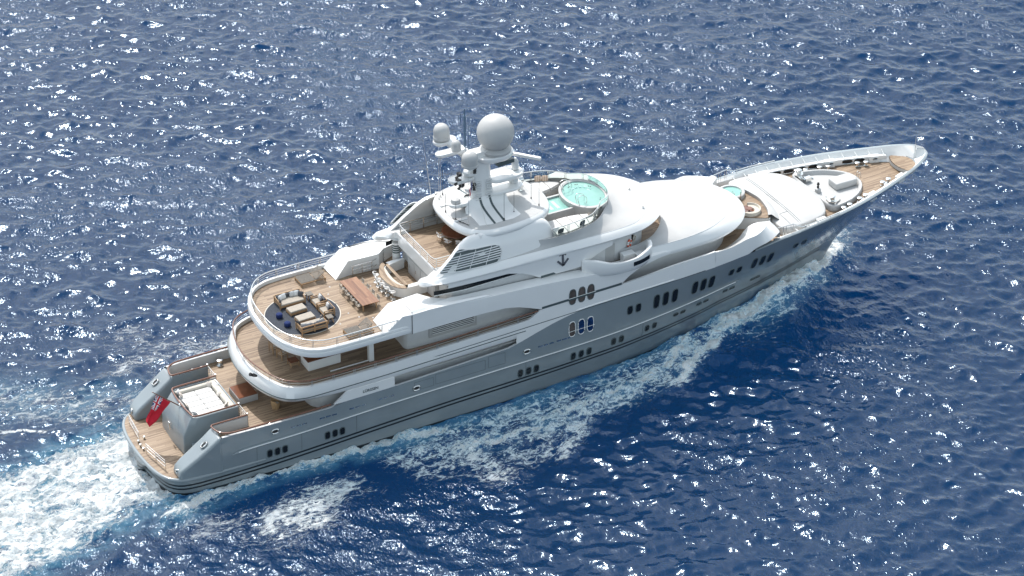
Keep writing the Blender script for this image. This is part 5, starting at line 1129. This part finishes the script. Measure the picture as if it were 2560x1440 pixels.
Zs=samp(Hh)*calm; X2=PX+samp(Dx)*.85*calm*fade; Y2=PY+samp(Dy)*.85*calm*fade
rg=np.random.default_rng(5)
def turb(scale,seed):
    n=256; r=np.random.default_rng(seed); k=np.fft.fftfreq(n); KX,KY=np.meshgrid(k,k,indexing='ij'); K=np.hypot(KX,KY); K[0,0]=1; A=K**-1.35*(r.normal(size=(n,n))+1j*r.normal(size=(n,n))); A[K<.02]=0
    h=np.fft.ifft2(A).real; h/=h.std(); x=(PX/scale*n)%n; y=(PY/scale*n)%n; i=np.floor(x).astype(int); j=np.floor(y).astype(int); fx,fy_=x-i,y-j
    return h[i%n,j%n]*(1-fx)*(1-fy_)+h[(i+1)%n,j%n]*fx*(1-fy_)+h[i%n,(j+1)%n]*(1-fx)*fy_+h[(i+1)%n,(j+1)%n]*fx*fy_
T=turb(26,3); Zs=Zs*fade+np.clip(dense,0,1)*T*.19+1.0*stroke([(70.2,1.2),(66.9,-.6),(63.4,-2.0),(60.3,-3.4)],1.5)+.35*stroke(S1,1.5)+.3*stroke(S2,1.2)+.22*stroke(S4,1.2)+.35*stroke([(64,-2.2),(56,-3.6),(50,-4.9),(44,-6.1),(36,-6.6),(26,-6.8)],1.3)+.28*poly(P2,.9)*(PX<26)+lacy*T*.05
Zs=Zs-.35*poly([(2,-5.4),(2,5.4),(45,5),(60,.8),(60,-.8),(45,-5)],.4)
nu,nv=PX.shape; co=np.empty((nu*nv,3),np.float32); co[:,0]=X2.ravel(); co[:,1]=Y2.ravel(); co[:,2]=Zs.ravel()
idx=np.arange(nu*nv).reshape(nu,nv); q=np.stack([idx[:-1,:-1],idx[1:,:-1],idx[1:,1:],idx[:-1,1:]],-1).reshape(-1,4)
me=bpy.data.meshes.new('sea'); me.vertices.add(nu*nv); me.vertices.foreach_set('co',co.ravel()); me.loops.add(q.size); me.loops.foreach_set('vertex_index',q.ravel().astype(np.int32))
me.polygons.add(len(q)); me.polygons.foreach_set('loop_start',np.arange(0,q.size,4,dtype=np.int32)); me.polygons.foreach_set('use_smooth',np.ones(len(q),bool)); me.update(calc_edges=True)
at=me.color_attributes.new('foam','FLOAT_COLOR','POINT'); col=np.ones((nu*nv,4),np.float32); col[:,0]=dense.ravel(); col[:,1]=lacy.ravel(); col[:,2]=aer.ravel(); col[:,3]=(1.1-.6*poly([(62,-14),(85,6),(118,34),(150,20),(140,-40),(60,-70),(28,-34),(40,-20)],7)).ravel(); at.data.foreach_set('color',col.ravel())
m,t,b=nodes('sea water'); tc=N(t,'TexCoord'); att=N(t,'VertexColor',layer_name='foam'); sp=N(t,'SeparateColor'); t.links.new(att.outputs[0],sp.inputs[0])
lk=t.links.new
def noi(scale,detail=8,rough=.6,dist=0,vec=None):
    n=N(t,'TexNoise'); n.inputs['Scale'].default_value=scale; n.inputs['Detail'].default_value=detail; n.inputs['Roughness'].default_value=rough; n.inputs['Distortion'].default_value=dist; lk(vec or tc.outputs['Object'],n.inputs['Vector']); return n
def math_(op,a,b_=None,c=None,clamp=False):
    n=N(t,'Math',operation=op,use_clamp=clamp)
    for i,v in enumerate((a,b_,c)):
        if v is None: continue
        if isinstance(v,(int,float)): n.inputs[i].default_value=v
        else: lk(v,n.inputs[i])
    return n.outputs[0]
mp=N(t,'Mapping'); mp.inputs['Rotation'].default_value=(0,0,.1); mp.inputs['Scale'].default_value=(.5,1,1); lk(tc.outputs['Object'],mp.inputs[0])
wob=noi(.9,4,.6,0); vm=N(t,'VectorMath',operation='MULTIPLY_ADD'); lk(wob.outputs['Color'],vm.inputs[0]); vm.inputs[1].default_value=(1.5,1.5,0); lk(mp.outputs[0],vm.inputs[2])
vo=N(t,'TexVoronoi',feature='DISTANCE_TO_EDGE'); vo.inputs['Scale'].default_value=.95; lk(vm.outputs[0],vo.inputs['Vector'])
vo2=N(t,'TexVoronoi',feature='DISTANCE_TO_EDGE'); vo2.inputs['Scale'].default_value=2.6; lk(vm.outputs[0],vo2.inputs['Vector'])
big=noi(.55,7,.62,.6,mp.outputs[0]); fine=noi(3.2,8,.7,.4,mp.outputs[0])
# dense foam: noise against the mask
rw=noi(.42,5,.6,1.1,vm.outputs[0]); ridge=math_('SUBTRACT',1,math_('MULTIPLY',math_('ABSOLUTE',math_('SUBTRACT',rw.outputs[0],.5)),5.5))
rw2=noi(1.5,5,.65,.9,vm.outputs[0]); ridge2=math_('SUBTRACT',1,math_('MULTIPLY',math_('ABSOLUTE',math_('SUBTRACT',rw2.outputs[0],.5)),5.0))
nz=math_('ADD',math_('MULTIPLY',ridge,.5),math_('ADD',math_('MULTIPLY',ridge2,.38),math_('MULTIPLY_ADD',fine.outputs[0],.8,-.4)))
dv=math_('ADD',math_('MULTIPLY',sp.outputs[0],1.0),math_('MULTIPLY_ADD',nz,.95,-1.08))
dv=math_('MULTIPLY',math_('ADD',dv,0.02,clamp=True),math_('GREATER_THAN',sp.outputs[0],.04)); 
def sstep(x,a,b_):
    n=N(t,'MapRange',interpolation_type='SMOOTHSTEP'); n.inputs[1].default_value=a; n.inputs[2].default_value=b_; lk(x,n.inputs[0]); return n.outputs[0]
df=sstep(dv,.05,.55)
# lacy foam: cell walls whose thickness follows the mask
lw=math_('MULTIPLY',sp.outputs[1],math_('MULTIPLY_ADD',big.outputs[0],1.7,-.42,clamp=True))
wall=math_('SUBTRACT',math_('MULTIPLY',lw,.36),math_('MULTIPLY',vo.outputs[0],.62)); wall2=math_('SUBTRACT',math_('MULTIPLY',lw,.26),math_('MULTIPLY',vo2.outputs[0],.8))
wmx=math_('ADD',math_('MAXIMUM',wall,wall2),math_('MULTIPLY_ADD',fine.outputs[0],.26,-.14))
fl=math_('ADD',math_('MULTIPLY_ADD',sp.outputs[1],.95,-1.02),math_('ADD',math_('MULTIPLY',ridge,.38),math_('MULTIPLY_ADD',ridge2,.46,math_('MULTIPLY_ADD',fine.outputs[0],.9,-.45))))
lf=math_('MULTIPLY',math_('MAXIMUM',math_('MULTIPLY',sstep(wmx,.0,.13),.8),sstep(fl,.06,.34)),math_('GREATER_THAN',sp.outputs[1],.03))
ff=math_('MAXIMUM',df,math_('MULTIPLY',lf,.9),clamp=True)
# water body colour and aerated water
ar=math_('MULTIPLY',sp.outputs[2],sstep(big.outputs[0],.32,.62),clamp=True)
c1=N(t,'Mix',data_type='RGBA'); c1.inputs[6].default_value=(.0004,.0175,.058,1); c1.inputs[7].default_value=(.10,.25,.34,1); lk(ar,c1.inputs[0])
c2=N(t,'Mix',data_type='RGBA'); lk(ff,c2.inputs[0]); lk(c1.outputs[2],c2.inputs[6]); c2.inputs[7].default_value=(.80,.83,.83,1); lk(c2.outputs[2],b.inputs['Base Color'])
rr=N(t,'MapRange'); rr.inputs[3].default_value=.115; rr.inputs[4].default_value=.85; lk(ff,rr.inputs[0]); lk(rr.outputs[0],b.inputs['Roughness'])
b.inputs['IOR'].default_value=1.333; b.inputs['Specular IOR Level'].default_value=.55; b.inputs['Specular Tint'].default_value=(.6,.81,1,1)
mp2=N(t,'Mapping'); mp2.inputs['Rotation'].default_value=(0,0,-.69); mp2.inputs['Scale'].default_value=(1,.55,1); lk(tc.outputs['Object'],mp2.inputs[0])
r1=noi(1.6,3,.5,.3,mp2.outputs[0]); r2=noi(4.0,2,.5,.6,mp2.outputs[0]); gust=sstep(noi(.055,4,.6,.5,mp2.outputs[0]).outputs[0],.38,.64); gu=math_('MULTIPLY_ADD',gust,1.0,.35)
hsum=math_('MULTIPLY',math_('MULTIPLY',gu,att.outputs['Alpha']),math_('ADD',math_('MULTIPLY',r1.outputs[0],.085),math_('MULTIPLY',r2.outputs[0],.19))); hs=math_('ADD',hsum,math_('MULTIPLY',ff,math_('MULTIPLY_ADD',fine.outputs[0],.5,.1)))
bp=N(t,'Bump'); bp.inputs['Strength'].default_value=1; bp.inputs['Distance'].default_value=.42; lk(hs,bp.inputs['Height']); lk(bp.outputs[0],b.inputs['Normal'])
b.subsurface_method='BURLEY'; lk(math_('MULTIPLY',math_('SUBTRACT',1,ff,clamp=True),math_('SUBTRACT',1,ar,clamp=True)),b.inputs['Subsurface Weight']); b.inputs['Subsurface Radius'].default_value=(1.2,2.2,3.2); b.inputs['Subsurface Scale'].default_value=60.0
sea=link('sea',me,m); sea['kind']='structure'
